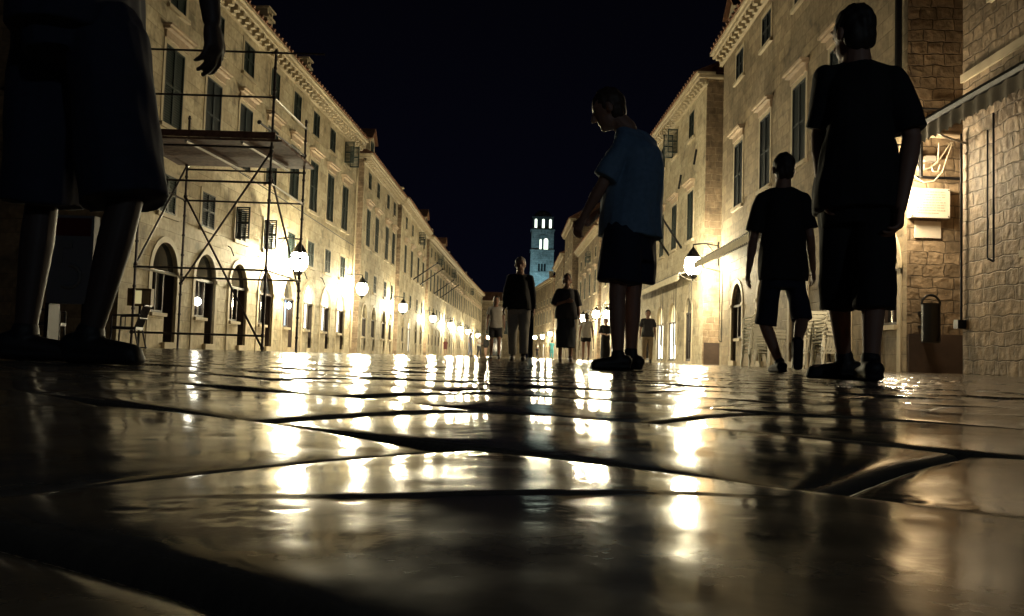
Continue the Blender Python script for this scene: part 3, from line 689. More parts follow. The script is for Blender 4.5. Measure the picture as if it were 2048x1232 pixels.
lanterns = [
 (*lamp_at(598, 522, lx1), -1, 'brightest wall lantern on the left, glaring beside the scaffolding'),
 (*lamp_at(724, 577, lx2), -1, 'wall lantern at the alley corner between the first and second left houses'),
 (*lamp_at(806, 615, lx3), -1, 'wall lantern at the alley corner between the second and third left houses'),
 (*lamp_at(866, 637, lx4), -1, 'wall lantern at the alley corner between the third and fourth left houses'),
 (*lamp_at(901, 650, lx4), -1, 'wall lantern on the near part of the long fourth left house'),
 (*lamp_at(921, 658, lx4), -1, 'wall lantern on the middle of the long fourth left house'),
 (*lamp_at(936, 663, lx5), -1, 'wall lantern at the far end of the long fourth left house'),
 (*lamp_at(956, 671, lx5), -1, 'wall lantern on the farthest left house'),
 (*lamp_at(975, 675, None, 168), -1, 'smallest wall lantern, past the end of the left row'),
 (*lamp_at(1386, 530, rx2), 1, 'brightest wall lantern on the right, at the corner over the awning'),
 (*lamp_at(1192, 628, None, 70), 1, 'wall lantern on the right between the white topped woman and the legs'),
 (*lamp_at(1214, 628, None, 66), 1, 'wall lantern on the right partly behind the bare legs of the blue shirted man'),
 (*lamp_at(1166, 636, None, 78), 1, 'wall lantern on the right beside the black dressed woman'),
 (*lamp_at(1100, 668, None, 128), 1, 'nearest of the three small lanterns right of the couple'),
 (*lamp_at(1085, 673, None, 142), 1, 'middle of the three small lanterns right of the couple'),
 (*lamp_at(1070, 675, None, 152), 1, 'farthest of the three small lanterns right of the couple'),
]
for i, (x, y, z, sd, lb) in enumerate(lanterns):
    o = Lp if i == 0 else copy_tree(Lp)
    o.scale = ((1.4 if i in (0, 9) else 1.15),)*3; o.location = (x, y, z); o.rotation_euler = (0, 0, 0 if sd < 0 else PI)
    tag(o, lb, 'lantern', 'wall lanterns along the street')
# added fill lamp on a post behind the camera, lighting the people's backs
bk = empty('fill_lamp', (5.5, -9, 0), 'added fill lamp on an iron post behind the camera, standing in for the glow of the square', 'fill lamp')
q = MB(); q.tube((5.5, -9, 0), (5.5, -9, 4.45), .06); q.tube((5.5, -9, 0), (5.5, -9, .5), .12); q.build('post', iron, bk)
q = MB(); q.ring_loft([[(5.5+r_*math.cos(2*PI*j/8), -9+r_*math.sin(2*PI*j/8), z_) for j in range(8)] for r_, z_ in ((.16, 4.46), (.26, 4.9), (.2, 5.02))]); q.build('glass', mat('fill_lamp_glass', (.9, .9, .9), .4, emis=((.72, .88, 1.0), 55.0)), bk)
q = MB(); q.ring_loft([[(5.5+r_*math.cos(2*PI*j/8), -9+r_*math.sin(2*PI*j/8), z_) for j in range(8)] for r_, z_ in ((.3, 5.03), (.1, 5.25), (.02, 5.4))]); q.build('cap', iron, bk)
p = at(1768, 352, 17.1)
Lw.location = p; Lw.rotation_euler = (0, 0, PI); tag(Lw, 'warm wall lantern hidden behind the big man at the corner with the plaque', 'lantern', 'wall lanterns along the street')

# ================================================================ SCAFFOLD
sc = empty('scaffold_tower', at(430, 705, 20.0), 'steel tube scaffold tower with a plank platform, standing in front of the left house', 'scaffolding')
Zn, Zf = 18.8, 21.4
Bx, Dx, Ax, Cx = at(524, 700, Zn).x, at(262, 690, Zn).x, at(592, 700, Zf).x, at(355, 695, Zf).x
def hz(px, py, Y): return at(px, py, Y).z
rp_ = .028
posts = {'B': (Bx, Zn, hz(561, 100, Zn)), 'D': (Dx, Zn, hz(290, 240, Zn)), 'A': (Ax, Zf, hz(613, 240, Zf)), 'C': (Cx, Zf, hz(385, 232, Zf))}
for k_, (x, y, z) in posts.items():
    q = MB(); q.tube((x, y, 0), (x, y, z), rp_, n=10); q.box((x-.08, y-.08, 0), (x+.08, y+.08, .012))
    zz = .35
    while zz < z: q.tube((x, y, zz), (x, y, zz+.05), .043, n=8); zz += .5
    q.build('standard', steel, sc)
def bar(a, b_, name='ledger', m_=None, r=None, ext=(0, 0)):
    a = Vector(a); b_ = Vector(b_); d = (b_-a).normalized(); q = MB(); q.tube(a-d*ext[0], b_+d*ext[1], r or .024, n=8)
    for e_ in (a, b_): q.ball(e_, .052, 8, 6)
    return q.build(name, m_ or steel, sc)
P = {k_: (x, y) for k_, (x, y, z) in posts.items()}
def lv(a, b_, z, name='ledger', **k): return bar((P[a][0], P[a][1], z), (P[b_][0], P[b_][1], z), name, **k)
z1 = hz(537, 541, Zn); z0_ = hz(524, 672, Zn); z2 = hz(543, 366, Zn); zp = hz(545, 285, Zn); z3 = hz(550, 262, Zn); zr = hz(555, 195, Zn); zt = hz(561, 106, Zn)
lv('D', 'B', z0_); lv('D', 'B', z1); lv('C', 'A', z1); lv('B', 'A', z1, m_=steell); lv('D', 'C', z1, m_=steell)
lv('D', 'B', z2); lv('C', 'A', z2); lv('B', 'A', z2, m_=steell); lv('D', 'C', z2)
lv('D', 'B', zp-.12); lv('C', 'A', zp-.12)
lv('D', 'B', zr); lv('D', 'B', zt, ext=(0, 1.1)); lv('C', 'A', zp+.32); lv('B', 'A', zr, m_=steell)
bar((P['B'][0]-.3, P['B'][1], zp+.45), (P['A'][0], P['A'][1], zp+.32), 'guard_rail')
# braces
bar((P['D'][0], Zn, z1+.05), (P['C'][0]-.0, Zf, z2+.9), 'brace'); bar((P['C'][0], Zf, z1-.15), (P['B'][0], Zn, zp-.2), 'brace')
bar((P['C'][0], Zf, z2+.1), (P['B'][0], Zn, .08), 'brace'); bar((P['B'][0], Zn, z2+.25), (P['A'][0], Zf, z1-.25), 'brace')
q = MB(); nb = 7
for i in range(nb):
    y_ = Zn-.1+(Zf-Zn+.2)*i/nb; t0 = i/nb; xa0 = Dx-.25+(Cx-Dx)*t0; xb0 = Bx+.1+(Ax-Bx)*t0
    q.box((xa0, y_+.008, zp), (xb0+.15, y_+(Zf-Zn+.2)/nb-.008, zp+.05))
q.build('platform', plank, sc)
q = MB(); q.box((Dx, Zn-.13, zp+.052), (Bx+.1, Zn-.10, zp+.2)); q.build('toe_board', plank, sc)
for px_ in (.35, .78):
    x = Dx+(Bx-Dx)*px_; q = MB(); q.tube((x, Zn-.1, zp-.05), (x+.3, Zf+.1, zp-.05), .03); q.build('transom', steell, sc)

# ================================================================ STREET THINGS
def cafe_chair(loc, rz, label):
    r = empty('cafe_armchair', (0, 0, 0)); W_, Dp, SH, BH = .56, .50, .44, .88
    q = MB(); q.box((-W_/2+.03, -Dp/2, SH-.06), (W_/2-.03, Dp/2, SH)); q.build('seat', chairm, r)
    q = MB()
    for i in range(6): x = -W_/2+.05+i*(W_-.1)/5; q.tube((x, Dp/2-.02, SH), (x, Dp/2+.13, BH), .014, n=6)
    q.tube((-W_/2+.02, Dp/2+.13, BH), (W_/2-.02, Dp/2+.13, BH), .022); q.tube((-W_/2+.02, Dp/2+.06, .62), (W_/2-.02, Dp/2+.06, .62), .016); q.build('backrest', chairm, r)
    for sx in (-1, 1):
        q = MB(); q.path([(sx*W_/2, -Dp/2+.03, SH-.03), (sx*W_/2, -Dp/2+.03, .66), (sx*W_/2, Dp/2+.07, .69)], .019); q.tube((sx*W_/2, -Dp/2+.12, SH), (sx*W_/2, -Dp/2+.12, .67), .01); q.build('armrest', chairm, r)
        for y in (-Dp/2+.03, Dp/2-.02):
            q = MB(); q.tube((sx*(W_/2-.03), y, SH-.05), (sx*(W_/2-.02), y+(.09 if y > 0 else -.02), 0), .02, .016); q.build('leg', chairm, r)
    r.location = loc; r.rotation_euler = (0, 0, rz); tag(r, label, 'chair'); return r
p = at(252, 690, 17.6); cafe_chair((p.x, 17.6, 0), -PI/2+.12, 'dark café armchair with slatted arms, in front of the menu stand')
p = at(95, 690, 16.0); cafe_chair((p.x, 16.0, 0), PI/2+.3, 'dark café armchair almost lost in the shadow at far left')
mb_ = at(276, 690, 19.4)
ms = empty('menu_stand', (mb_.x, 19.4, 0), 'wooden menu display case with yellowish lit pages, on a post', 'menu stand')
def mz(px, py): return at(px, py, 19.4)
zl, zh = mz(276, 612).z, mz(276, 577).z; cx = mb_.x
menul = mat('lit_menu_page', (.6, .55, .35), .4, emis=((1.0, .85, .40), .30)); menuw = mat('menu_case_wood', (.20, .13, .05), .5, noise=(10, .2))
q = MB(); q.tube((cx, 19.4, 0), (cx, 19.4, zl), .03); q.tube((cx, 19.4, 0), (cx, 19.4, .03), .2, n=16); q.build('post', iron, ms)
q = MB(); q.box((cx-.27, 19.32, zl), (cx+.27, 19.48, zh)); q.build('case', menuw, ms)
for dx in (-.02, .155):
    q = MB(); q.box((cx+dx-.075, 19.312, zl+.05), (cx+dx+.075, 19.319, zh-.05)); o = q.build('page', menul if dx < 0 else mat('menu_page', (.45, .36, .2), .6), ms)
# dark sign board behind the near person's legs
bp_ = at(135, 690, 9.0)
sb = empty('sign_board', (bp_.x, 9.0, 0), 'shadowy sign board with red top and pale marks behind the near walker', 'sign')
def sz(px, py): q_ = at(px, py, 9.0); return q_
a0 = sz(92, 606); a1 = sz(190, 432)
q = MB(); q.box((a0.x, 9.0, a0.z), (a1.x, 9.12, a1.z)); q.build('panel', mat('sign_grey', (.16, .16, .17), .6), sb)
q = MB(); q.box((a0.x+.03, 8.994, a1.z-.22), (a1.x-.03, 8.999, a1.z-.03)); q.build('red_header', mat('sign_red', (.10, .008, .01), .5), sb)
q = MB(); c0 = (a0.x+a1.x)/2; zc = (a0.z+a1.z)/2
for i in range(10):
    an0, an1 = -2.2+i*.38, -2.2+(i+1)*.38
    q.tube((c0+.12*math.cos(an0), 8.99, zc-.18+.12*math.sin(an0)), (c0+.12*math.cos(an1), 8.99, zc-.18+.12*math.sin(an1)), .022)
q.box((c0-.13, 8.98, zc+.12), (c0+.02, 8.995, zc+.20)); q.box((c0-.13, 8.98, zc-.05), (c0-.08, 8.995, zc+.12)); q.build('pale_mark', mat('sign_mark', (.16, .16, .155), .6), sb)
for sx in (a0.x+.04, a1.x-.04):
    q = MB(); q.box((sx-.02, 8.95, 0), (sx+.02, 9.17, a0.z)); q.build('leg', iron, sb)

# waste bin
by = 17.15; b0 = at(1843, 685, by); b1 = at(1880, 685, by); bt = at(1862, 607, by).z; bh = at(1862, 590, by).z
bn = empty('waste_bin', ((b0.x+b1.x)/2, by, 0), 'black wall-mounted litter bin with an arched hoop, under the plaque', 'bin')
cx = (b0.x+b1.x)/2; hw = (b1.x-b0.x)/2; zb = b0.z
q = MB(); ring = lambda z, f: [(cx+hw*f*math.cos(2*PI*j/20), by+hw*.8*f*math.sin(2*PI*j/20), z) for j in range(20)]
q.ring_loft([ring(zb, .93), ring(zb+.03, 1), ring(bt-.02, 1), ring(bt, 1.04), ring(bt, .9), ring(bt-.1, .88)]); q.build('body', darkp, bn, smooth=False)
q = MB(); pts = [(cx-hw*math.cos(PI*i/14), by, bt-.03+(bh-bt+.03)*math.sin(PI*i/14)) for i in range(15)]; q.path(pts, .025, 8); q.build('hoop', darkp, bn)
q = MB(); q.box((cx-.03, by+hw*.8, zb+.3), (cx+.03, 17.645, zb+.36)); q.build('wall_bracket', darkp, bn); q = MB(); q.box((cx-.03, by+hw*.8, bt-.2), (cx+.03, 17.645, bt-.14)); q.build('wall_bracket', darkp, bn)
# plaques on the side wall
def plaque(px0, py0, px1, py1, th, label, lines, name='stone_plaque'):
    Y = 17.65-th-.01; a = at(px0, py1, Y); c = at(px1, py0, Y)
    r = empty(name, (a.x, Y, a.z), label, 'plaque'); q = MB(); q.box((a.x, Y, a.z), (c.x, 17.648, c.z)); q.build('slab', plaquem, r)
    if lines:
        q = MB(); n = 9
        for i in range(n):
            z = c.z-(c.z-a.z)*(.14+.72*i/(n-1)); x = a.x+.10; xe = c.x-.10-(.2*random.random() if i in (3, n-1) else 0)
            while x < xe:
                w_ = random.uniform(.02, .075)
                xx = x
                while xx < min(x+w_, xe): q.box((xx, Y-.0035, z), (xx+.007, Y-.0005, z+.022)); xx += .013
                x += w_+.02
        q.build('inscription', engr, r)
        q = MB()
        for x in (a.x+.03, c.x-.03):
            for z in (a.z+.03, c.z-.03): q.ball((x, Y-.004, z), .014, 8, 5)
        q.build('fixing_stud', iron, r)
    return r
plaque(1822, 378, 1900, 434, .16, 'pale stone plaque with worn lines of carved text, lit from the left', True)
plaque(1830, 443, 1882, 475, .025, 'smaller blank stone plaque below the inscribed one', False)
# pipes, boxes and cables above the plaque
wy = 17.62
svc = empty('service_pipes', at(1870, 300, wy), 'horizontal pipes with junction boxes and looping cables above the plaque', 'pipes')
for (pa, pb, r_) in (((1826, 258), (1922, 262), .05), ((1826, 268), (1922, 272), .07), ((1826, 353), (1922, 356), .03), ((1830, 215), (1922, 218), .02)):
    a = at(*pa, 17.5); b_ = at(*pb, 17.5); q = MB(); q.tube((a.x, 17.56-r_, a.z), (b_.x, 17.56-r_, a.z-.01), r_, n=12); q.build('pipe', hoodm if r_ > .04 else iron, svc)
for (pa, pb) in (((1819, 312), (1839, 322)), ((1850, 312), (1872, 322))):
    a = at(pa[0], pb[1], 17.5); b_ = at(pb[0], pa[1], 17.5); q = MB(); q.box((a.x, 17.48, a.z), (b_.x, 17.648, b_.z)); q.build('junction_box', mat('grey_box', (.30, .27, .24), .5), svc)
for pts in (((1905, 285), (1896, 310), (1884, 345), (1868, 362), (1848, 365), (1832, 355), (1818, 335), (1808, 328)), ((1902, 285), (1880, 318), (1862, 335), (1845, 340), (1818, 335)), ((1842, 290), (1842, 325), (1835, 334), (1838, 340), (1848, 338), (1848, 328)), ((1878, 285), (1876, 325), (1863, 333), (1866, 343), (1876, 343), (1880, 330))):
    q = MB(); q.path([Vector(at(x, y, 17.45)) for x, y in pts], .014); q.build('cable', cable, svc)

# awnings
def awning(label, h, a0, a1, z, proj, drop, rods=(), name='folded_awning', scal=.12, lit=canvas, barr=.045):
    base = h.W(a0, 0, z); r = empty(name, base, label, 'awning')
    q = MB(); q.hexa([h.W(a0, .01, z+.10), h.W(a1, .01, z+.10), h.W(a1, proj, z-.16), h.W(a0, proj, z-.16), h.W(a0, .01, z+.17), h.W(a1, .01, z+.17), h.W(a1, proj, z-.09), h.W(a0, proj, z-.09)]); q.build('canopy', canvasd, r)
    q = MB(); n = int((a1-a0)/scal); k = 4
    for i in range(n*k):
        s0 = a0+(a1-a0)*i/(n*k); s1 = a0+(a1-a0)*(i+1)/(n*k)
        w0 = (.016)*math.sin(2*PI*i/k/2.0); w1 = .016*math.sin(2*PI*(i+1)/k/2.0)
        d0 = drop*(1-.16*abs(math.cos(PI*i/k))); d1 = drop*(1-.16*abs(math.cos(PI*(i+1)/k)))
        T = .006
        q.hexa([h.W(s0, proj+.03+w0, z-.10-d0), h.W(s1, proj+.03+w1, z-.10-d1), h.W(s1, proj+.03+w1+T, z-.10-d1), h.W(s0, proj+.03+w0+T, z-.10-d0), h.W(s0, proj+.03+w0, z-.10), h.W(s1, proj+.03+w1, z-.10), h.W(s1, proj+.03+w1+T, z-.10), h.W(s0, proj+.03+w0+T, z-.10)])
    q.build('valance', lit, r, smooth=False)
    q = MB(); q.tube(h.W(a0-.03, proj, z-.10), h.W(a1+.03, proj, z-.10+max(0, barr-.045)), barr); q.build('front_bar', iron, r)
    for a in (a0+.15, a1-.15):
        q = MB(); q.path([h.W(a, .02, z-.45), h.W(a, proj*.6, z-.32), h.W(a, proj, z-.12)], .02); q.build('arm', steell, r)
    for (a, zl_) in rods:
        q = MB(); o_ = .16; q.tube(h.W(a, o_, z-.2), h.W(a, o_, zl_), .018); q.tube(h.W(a, o_+.10, z-.5), h.W(a, o_+.10, zl_+.05), .014); q.tube(h.W(a, o_, zl_), h.W(a, o_+.10, zl_+.05), .018); q.build('crank_rod', iron, r)
    return r
awning('folded awning with a pale scalloped valance on the first right house, above the arched door', R1, R1.sY(26.2), R1.Ls+.3, 4.25, 1.0, .32, rods=((R1.sY(33.3), .9),))
awning('long folded awning with a pale valance over the brightly lit shop doors on the right', R2, .8, 15.8, 4.15, .9, .34, rods=((1.6, 1.0), (4.9, .9), (8.2, .9)))
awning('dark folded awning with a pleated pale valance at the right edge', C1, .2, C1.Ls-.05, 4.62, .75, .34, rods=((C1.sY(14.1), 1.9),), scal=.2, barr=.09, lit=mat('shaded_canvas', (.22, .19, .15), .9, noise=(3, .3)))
q = MB(); q.tube(C1.W(C1.Ls-.04, .05, .95), C1.W(C1.Ls-.04, .05, 4.4), .02); q.box(C1.W(C1.Ls-.12, .09, .82)-Vector((.06, .0, 0)), C1.W(C1.Ls-.12, .05, .98)+Vector((.08, .16, 0))); tag(q.build('conduit', iron), 'thin conduit running down the corner of the rough stone house to a small black box', 'conduit')

# stacked white chairs
def plastic_proto():
    r = empty('white_plastic_chair', (0, 0, 0)); W_, Dp = .54, .46
    q = MB(); n = 6
    for i in range(n):
        x0 = -W_/2+.05+(W_-.1)*i/n; x1 = x0+(W_-.1)/n-.012
        q.hexa([(x0, -Dp/2, .40), (x1, -Dp/2, .40), (x1, Dp/2, .385), (x0, Dp/2, .385), (x0, -Dp/2, .425), (x1, -Dp/2, .425), (x1, Dp/2, .41), (x0, Dp/2, .41)])
    q.box((-W_/2+.04, -Dp/2-.025, .385), (W_/2-.04, -Dp/2-.001, .425)); q.box((-W_/2+.04, Dp/2+.001, .37), (W_/2-.04, Dp/2+.03, .41)); q.build('seat', plasticw, r)
    q = MB()
    for i in range(6):
        x = -.19+.38*i/5; q.hexa([(x-.022, Dp/2+.03, .41), (x+.022, Dp/2+.03, .41), (x+.022, Dp/2+.045, .41), (x-.022, Dp/2+.045, .41), (x-.02, Dp/2+.13, .80), (x+.02, Dp/2+.13, .80), (x+.02, Dp/2+.145, .80), (x-.02, Dp/2+.145, .80)])
    q.box((-.24, Dp/2+.115, .79), (.24, Dp/2+.16, .86)); q.build('backrest', plasticw, r)
    for sx in (-1, 1):
        q = MB(); q.path([(sx*(W_/2), -Dp/2+.02, .40), (sx*(W_/2+.01), -Dp/2+.03, .62), (sx*(W_/2+.01), Dp/2+.05, .64), (sx*.22, Dp/2+.12, .72)], .022); q.build('armrest', plasticw, r)
        for sy in (-1, 1):
            q = MB(); q.tube((sx*(W_/2-.03), sy*(Dp/2-.01), .40), (sx*(W_/2+.02), sy*(Dp/2+.04), 0), .03, .02, n=6); q.build('leg', plasticw, r)
    return r
pc = plastic_proto(); index_kids(); first = True
ordn = ['topmost', 'second', 'third', 'fourth', 'fifth', 'sixth', 'seventh', 'eighth', 'ninth', 'tenth', 'eleventh', 'twelfth']
for (px, Y, n, nm_) in ((1509, 24.6, 10, 'the tall stack next to the arched door'), (1537, 23.6, 3, 'the short stack beside the arched door'), (1617, 20.6, 7, 'the stack seen between the two walking men'), (1655, 20.0, 7, 'the stack half behind the big man\'s leg')):
    x = at(px, 730, Y).x
    for k_ in range(n):
        o = pc if first else copy_tree(pc); first = False
        o.location = (x, Y-.012*k_, .085*k_); o.rotation_euler = (0, 0, PI+.06*math.sin(k_*1.7)+(.5 if n == 3 else .15))
        r_ = n-1-k_
        tag(o, 'white plastic chair, %s %s of %s' % (ordn[r_], 'chair' if r_ == 0 else 'from the top', nm_), 'chair', 'stacked white plastic chairs')

# glowing balls on the shop panes, put in for bright spots in the glass
def pane_glint(px, py, a_house, label, m_, r_=.09, off=.12):
    d = ray(px, py); h = a_house
    # meet the plane just outside the window joinery
    o = h.P0-h.n*.05; t_ = (o-Vector((0, 0, CAMH))).dot(h.n)/d.dot(h.n); p = Vector((0, 0, CAMH))+d*t_
    e = empty('window_glint', p, label, 'glint'); q = MB(); q.ball(p, (r_*.9, r_, r_*1.1)); q.build('glint_ball', m_, e); q = MB(); q.tube(p+Vector((0, 0, r_)), p+Vector((0, 0, r_+.35)), .008); q.build('glint_stem', iron, e)
pane_glint(395, 603, L1, 'small white glowing ball put in for a lamp reflected in the second arched window behind the scaffold', mat('white_glint', (.9, .9, .9), .4, emis=((1, .95, .75), 26)), .12)  # glowing ball in place of a lamp's reflection in the glass
pane_glint(577, 611, L1, 'small blue-white glowing ball put in for a bright dot in the blue lit arched window', mat('blue_glint', (.9, .9, .9), .4, emis=((.55, .75, 1), 10)), .13)

# ================================================================ PEOPLE
def V(*a): return Vector(a)
def hand(mb, w_, d, pn, side, s=1.0, curl=.5, spread=1.0):
    """w_ wrist, d hand direction, pn palm normal (towards the palm side), side vector = towards the thumb"""
    d = d.normalized(); pn = (pn-d*pn.dot(d)).normalized(); th = d.cross(pn).normalized()*side
    mb.cap(w_+d*.025*s, w_+d*.075*s, .019*s, .021*s, n=10, sx=1.75, lat=th)
    lens = (.070, .078, .072, .056)
    for i, L_ in enumerate(lens):
        off = (1.5-i)*.0195*s
        b0 = w_+d*(.088-.004*abs(i-1.2))*s+th*off; cdir = d; p0 = b0; r = .0092*s
        for k_, (fr, cu) in enumerate(((.46, curl*.6), (.31, curl*1.3), (.23, curl*1.9))):
            dd = (d*math.cos(cu)+pn*math.sin(cu)+th*(1.5-i)*.06*spread).normalized(); p1 = p0+dd*L_*fr*s
            mb.cap(p0, p1, r, r*.92, n=8); p0 = p1; r *= .92
    t0 = w_+d*.03*s+th*.026*s; t1 = t0+(d*.75+th*.75+pn*.25).normalized()*.038*s; t2 = t1+(d*.95+th*.2+pn*.45).normalized()*.030*s
    mb.cap(t0, t1, .013*s, .011*s, n=8); mb.cap(t1, t2, .0105*s, .009*s, n=8)
def lerp(a, b_, t_): return a+(b_-a)*t_
def eloft(mb, rows, lat, fwd, n=20, pw=2.3):
    rings = []
    for c, hw_, hd in rows:
        ring = []
        for j in range(n):
            a = 2*PI*j/n; ca, sa = math.cos(a), math.sin(a)
            ring.append(c+lat*hw_*math.copysign(abs(ca)**(2/pw), ca)+fwd*hd*math.copysign(abs(sa)**(2/pw), sa))
        rings.append(ring)
    mb.ring_loft(rings)
def person(name_lbl, J, look, top, bottom, shoes, face, hair=(.02, .015, .012), hairstyle='short', vox=.012, group=None, s=1.0, skinm=None, clothes=None, hemT=.0, sleeve=.45, hem=.5, wide=1.0, belly=1.0, hcurl=(.5, .5), footdir=None, toes=None, palm=None, skirt=False, hands=True, shortw=1.0, boxy=0, chest=1.0, armw=1.0):
    """J: joints in world space. look: yaw vector of the head; face: direction the chest faces"""
    J['head'] = J['head']+V(0,0,-.012*s)
    root_loc = V((J['anL'].x+J['anR'].x)/2, (J['anL'].y+J['anR'].y)/2, 0)
    R = empty('person', root_loc, name_lbl, 'person', group)
    skm = skinm or skin
    fwd = V(face[0], face[1], 0).normalized(); lk = V(*look).normalized(); lat = (J['shR']-J['shL']); lat.z = 0; lat = lat.normalized()
    fw = V(lat.y, -lat.x, 0);  fw = fw if fw.dot(fwd) >= 0 else -fw
    body = MB(); hd = J['head']; hl = lk.cross(V(0, 0, 1)).normalized(); hu = hl.cross(lk).normalized()
    # head
    ax = (hl, lk, hu); s0 = s; s = s*1.13
    body.ball(hd+hu*.022*s, (.074*s, .092*s, .098*s), 16, 12, ax)
    body.ball(hd-hu*.045*s+lk*.022*s, (.056*s, .066*s, .072*s), 14, 10, ax)
    body.cap(hd-hu*.088*s+lk*.055*s, hd-hu*.092*s+lk*.062*s, .024*s, .022*s, sx=1.2, lat=hl)      # chin
    body.cap(hd+hu*.012*s+lk*.088*s, hd-hu*.028*s+lk*.105*s, .009*s, .015*s)                    # nose
    body.cap(hd-hu*.058*s+lk*.080*s-hl*.016*s, hd-hu*.058*s+lk*.080*s+hl*.016*s, .008*s, .008*s) # lips
    for sg in (-1, 1):
        body.cap(hd+hu*.034*s+lk*.082*s+hl*sg*.018*s, hd+hu*.034*s+lk*.074*s+hl*sg*.046*s, .009*s, .009*s)   # brow
        body.ball(hd-hu*.008*s+hl*sg*.078*s-lk*.006*s, (.010*s, .020*s, .032*s), 8, 6, ax)                 # ear
    s = s0; nk = J['neck']
    body.cap(hd-hu*.05*s-lk*.02*s, nk, .056*s, .070*s)
    for sd_ in 'LR': body.cap(nk-V(0, 0, .015*s), lerp(nk, J['sh'+sd_], .8)-V(0, 0, .01), .050*s, .036*s)
    mids = (J['shL']+J['shR'])/2; midh = (J['hipL']+J['hipR'])/2
    sw = (J['shR']-J['shL']).length/2; hw = max((J['hipR']-J['hipL']).length/2, .085*s)
    up = (nk-midh).normalized()
    tors = [(midh-up*.10*s, hw+.045*s, .095*s), (midh, hw+.075*s, .115*s*belly), (lerp(midh, mids, .3), hw+.045*s, .105*s*belly), (lerp(midh, mids, .62), sw*.80, .112*s), (lerp(midh, mids, .88), sw*.86, .105*s), (lerp(midh, mids, 1.04), sw*.62, .075*s), (nk+up*.01, .055*s, .055*s)]
    eloft(body, tors, lat, fw)
    for sd in 'LR':
        sg = -1 if sd == 'L' else 1
        sh, el, wr = J['sh'+sd], J['el'+sd], J['wr'+sd]
        aw_ = s*armw; body.cap(sh-V(0, 0, .01*s), el, .046*aw_, .038*aw_); body.cap(el, lerp(el, wr, .35), .038*aw_, .040*aw_); body.cap(lerp(el, wr, .35), wr, .038*aw_, .025*aw_)
        if hands:
            pn = palm[sd] if palm and sd in palm else -lat*sg
            thumb = fwd
            d = (wr-el).normalized(); d = (d+V(0, 0, -.25)).normalized()
            dd = d; pnn = (pn-dd*pn.dot(dd)).normalized(); t_ = dd.cross(pnn); sgn = 1 if t_.dot(thumb) >= 0 else -1
            hand(body, wr, d, pn, sgn, s*armw, hcurl[0 if sd == 'L' else 1])
        hp, kn, an = J['hip'+sd], J['kn'+sd], J['an'+sd]
        body.cap(hp, kn, .082*s, .054*s); body.cap(kn, lerp(kn, an, .33), .052*s, .054*s); body.cap(lerp(kn, an, .33), an, .054*s, .034*s)
    for sd in 'LR':
        an = J['an'+sd]; fd = V(*(toes[sd] if toes else (fwd.x, fwd.y, -.12))).normalized()
        heel = an-fd*.045*s+V(0, 0, -.055*s) if abs(fd.z) < .6 else an+V(0, 0, 0)
        body.cap(an, heel+fd*.03, .034*s, .032*s); body.cap(heel, heel+fd*.18*s, .030*s, .024*s, sx=1.3, lat=fd.cross(V(0, 0, 1)) if abs(fd.z) < .9 else lat)
    body.build('body', skm, R, remesh=vox, smooth_it=1)
    # shoes
    if shoes:
        for sd in 'LR':
            an = J['an'+sd]; fd = V(*(toes[sd] if toes else (fwd.x, fwd.y, -.02))).normalized(); q = MB()
            l_ = fd.cross(V(0, 0, 1)) if abs(fd.z) < .9 else lat
            upv = l_.normalized().cross(fd); upv = upv if upv.z >= 0 else -upv
            if abs(fd.z) < .6: heel = V(an.x, an.y, 0)-V(fd.x, fd.y, 0)*.05*s+V(0, 0, max(.035*s, an.z-.075*s))
            else: heel = an-upv*.0
            q.cap(heel+upv*.02, heel+fd*.19*s, .042*s, .034*s, sx=1.15, lat=l_); q.cap(heel-upv*.015*s-fd*.01, heel-upv*.015*s+fd*.21*s, .022*s, .020*s, sx=2.0, lat=l_); q.cap(an+upv*.01*s, heel+fd*.04, .044*s, .04*s)
            q.build('shoe', mat('shoe_%s' % str(shoes), shoes, .6), R, remesh=max(vox*.9, .006), smooth_it=1)
    # eyes
    s = s0*1.13
    q = MB()
    for sg in (-1, 1): q.ball(hd+hu*.012*s+lk*.078*s+hl*sg*.030*s, (.013*s, .009*s, .007*s), 8, 6, ax)
    q.build('eyes', mat('eye_dark', (.02, .015, .012), .3), R, smooth=True)
    # hair
    if hairstyle != 'bald':
        q = MB(); q.ball(hd+hu*.034*s-lk*.012*s, (.081*s, .095*s, .098*s), 16, 12, ax)
        if hairstyle == 'short': q.ball(hd-hu*.012*s-lk*.035*s, (.076*s, .062*s, .080*s), 14, 10, ax)
        if hairstyle == 'bun': q.ball(hd+hu*.10*s-lk*.06*s, .045*s); q.ball(hd-hu*.01*s-lk*.035*s, (.078*s, .065*s, .085*s), 14, 10, ax)
        if hairstyle == 'long': q.cap(hd-lk*.04*s, hd-hu*.17*s-lk*.045*s, .078*s, .06*s, sx=1.1, lat=hl)
        q.build('hair', mat('hair_%s' % str(hair), hair, .6), R, remesh=vox, jig=(.0025, 90, 1), smooth_it=1)
    # top
    s = s0; tm = top; ex = .016*s*wide
    q = MB(); rows = []
    hemp = lerp(midh, J['neck'], -hemT) if hemT else midh-up*.06*s
    rows = [(midh-up*(.07+hemT)*s, (hw+.075*s)*wide+ex*1.2, (.118*s*belly)*wide+ex*1.3), (midh+up*.02, (hw+.078*s)*wide+ex, .118*s*belly*wide+ex*1.2), (lerp(midh, mids, .35), (hw+.06*s)*wide+ex, .112*s*belly*wide+ex), (lerp(midh, mids, .65), sw*.84+ex, .116*s*chest+ex), (lerp(midh, mids, .90), sw*.90+ex, .108*s*chest+ex), (lerp(midh, mids, 1.05), sw*.66+ex, .078*s+ex), (nk-up*.005, .066*s, .066*s)]
    eloft(q, rows, lat, fw)
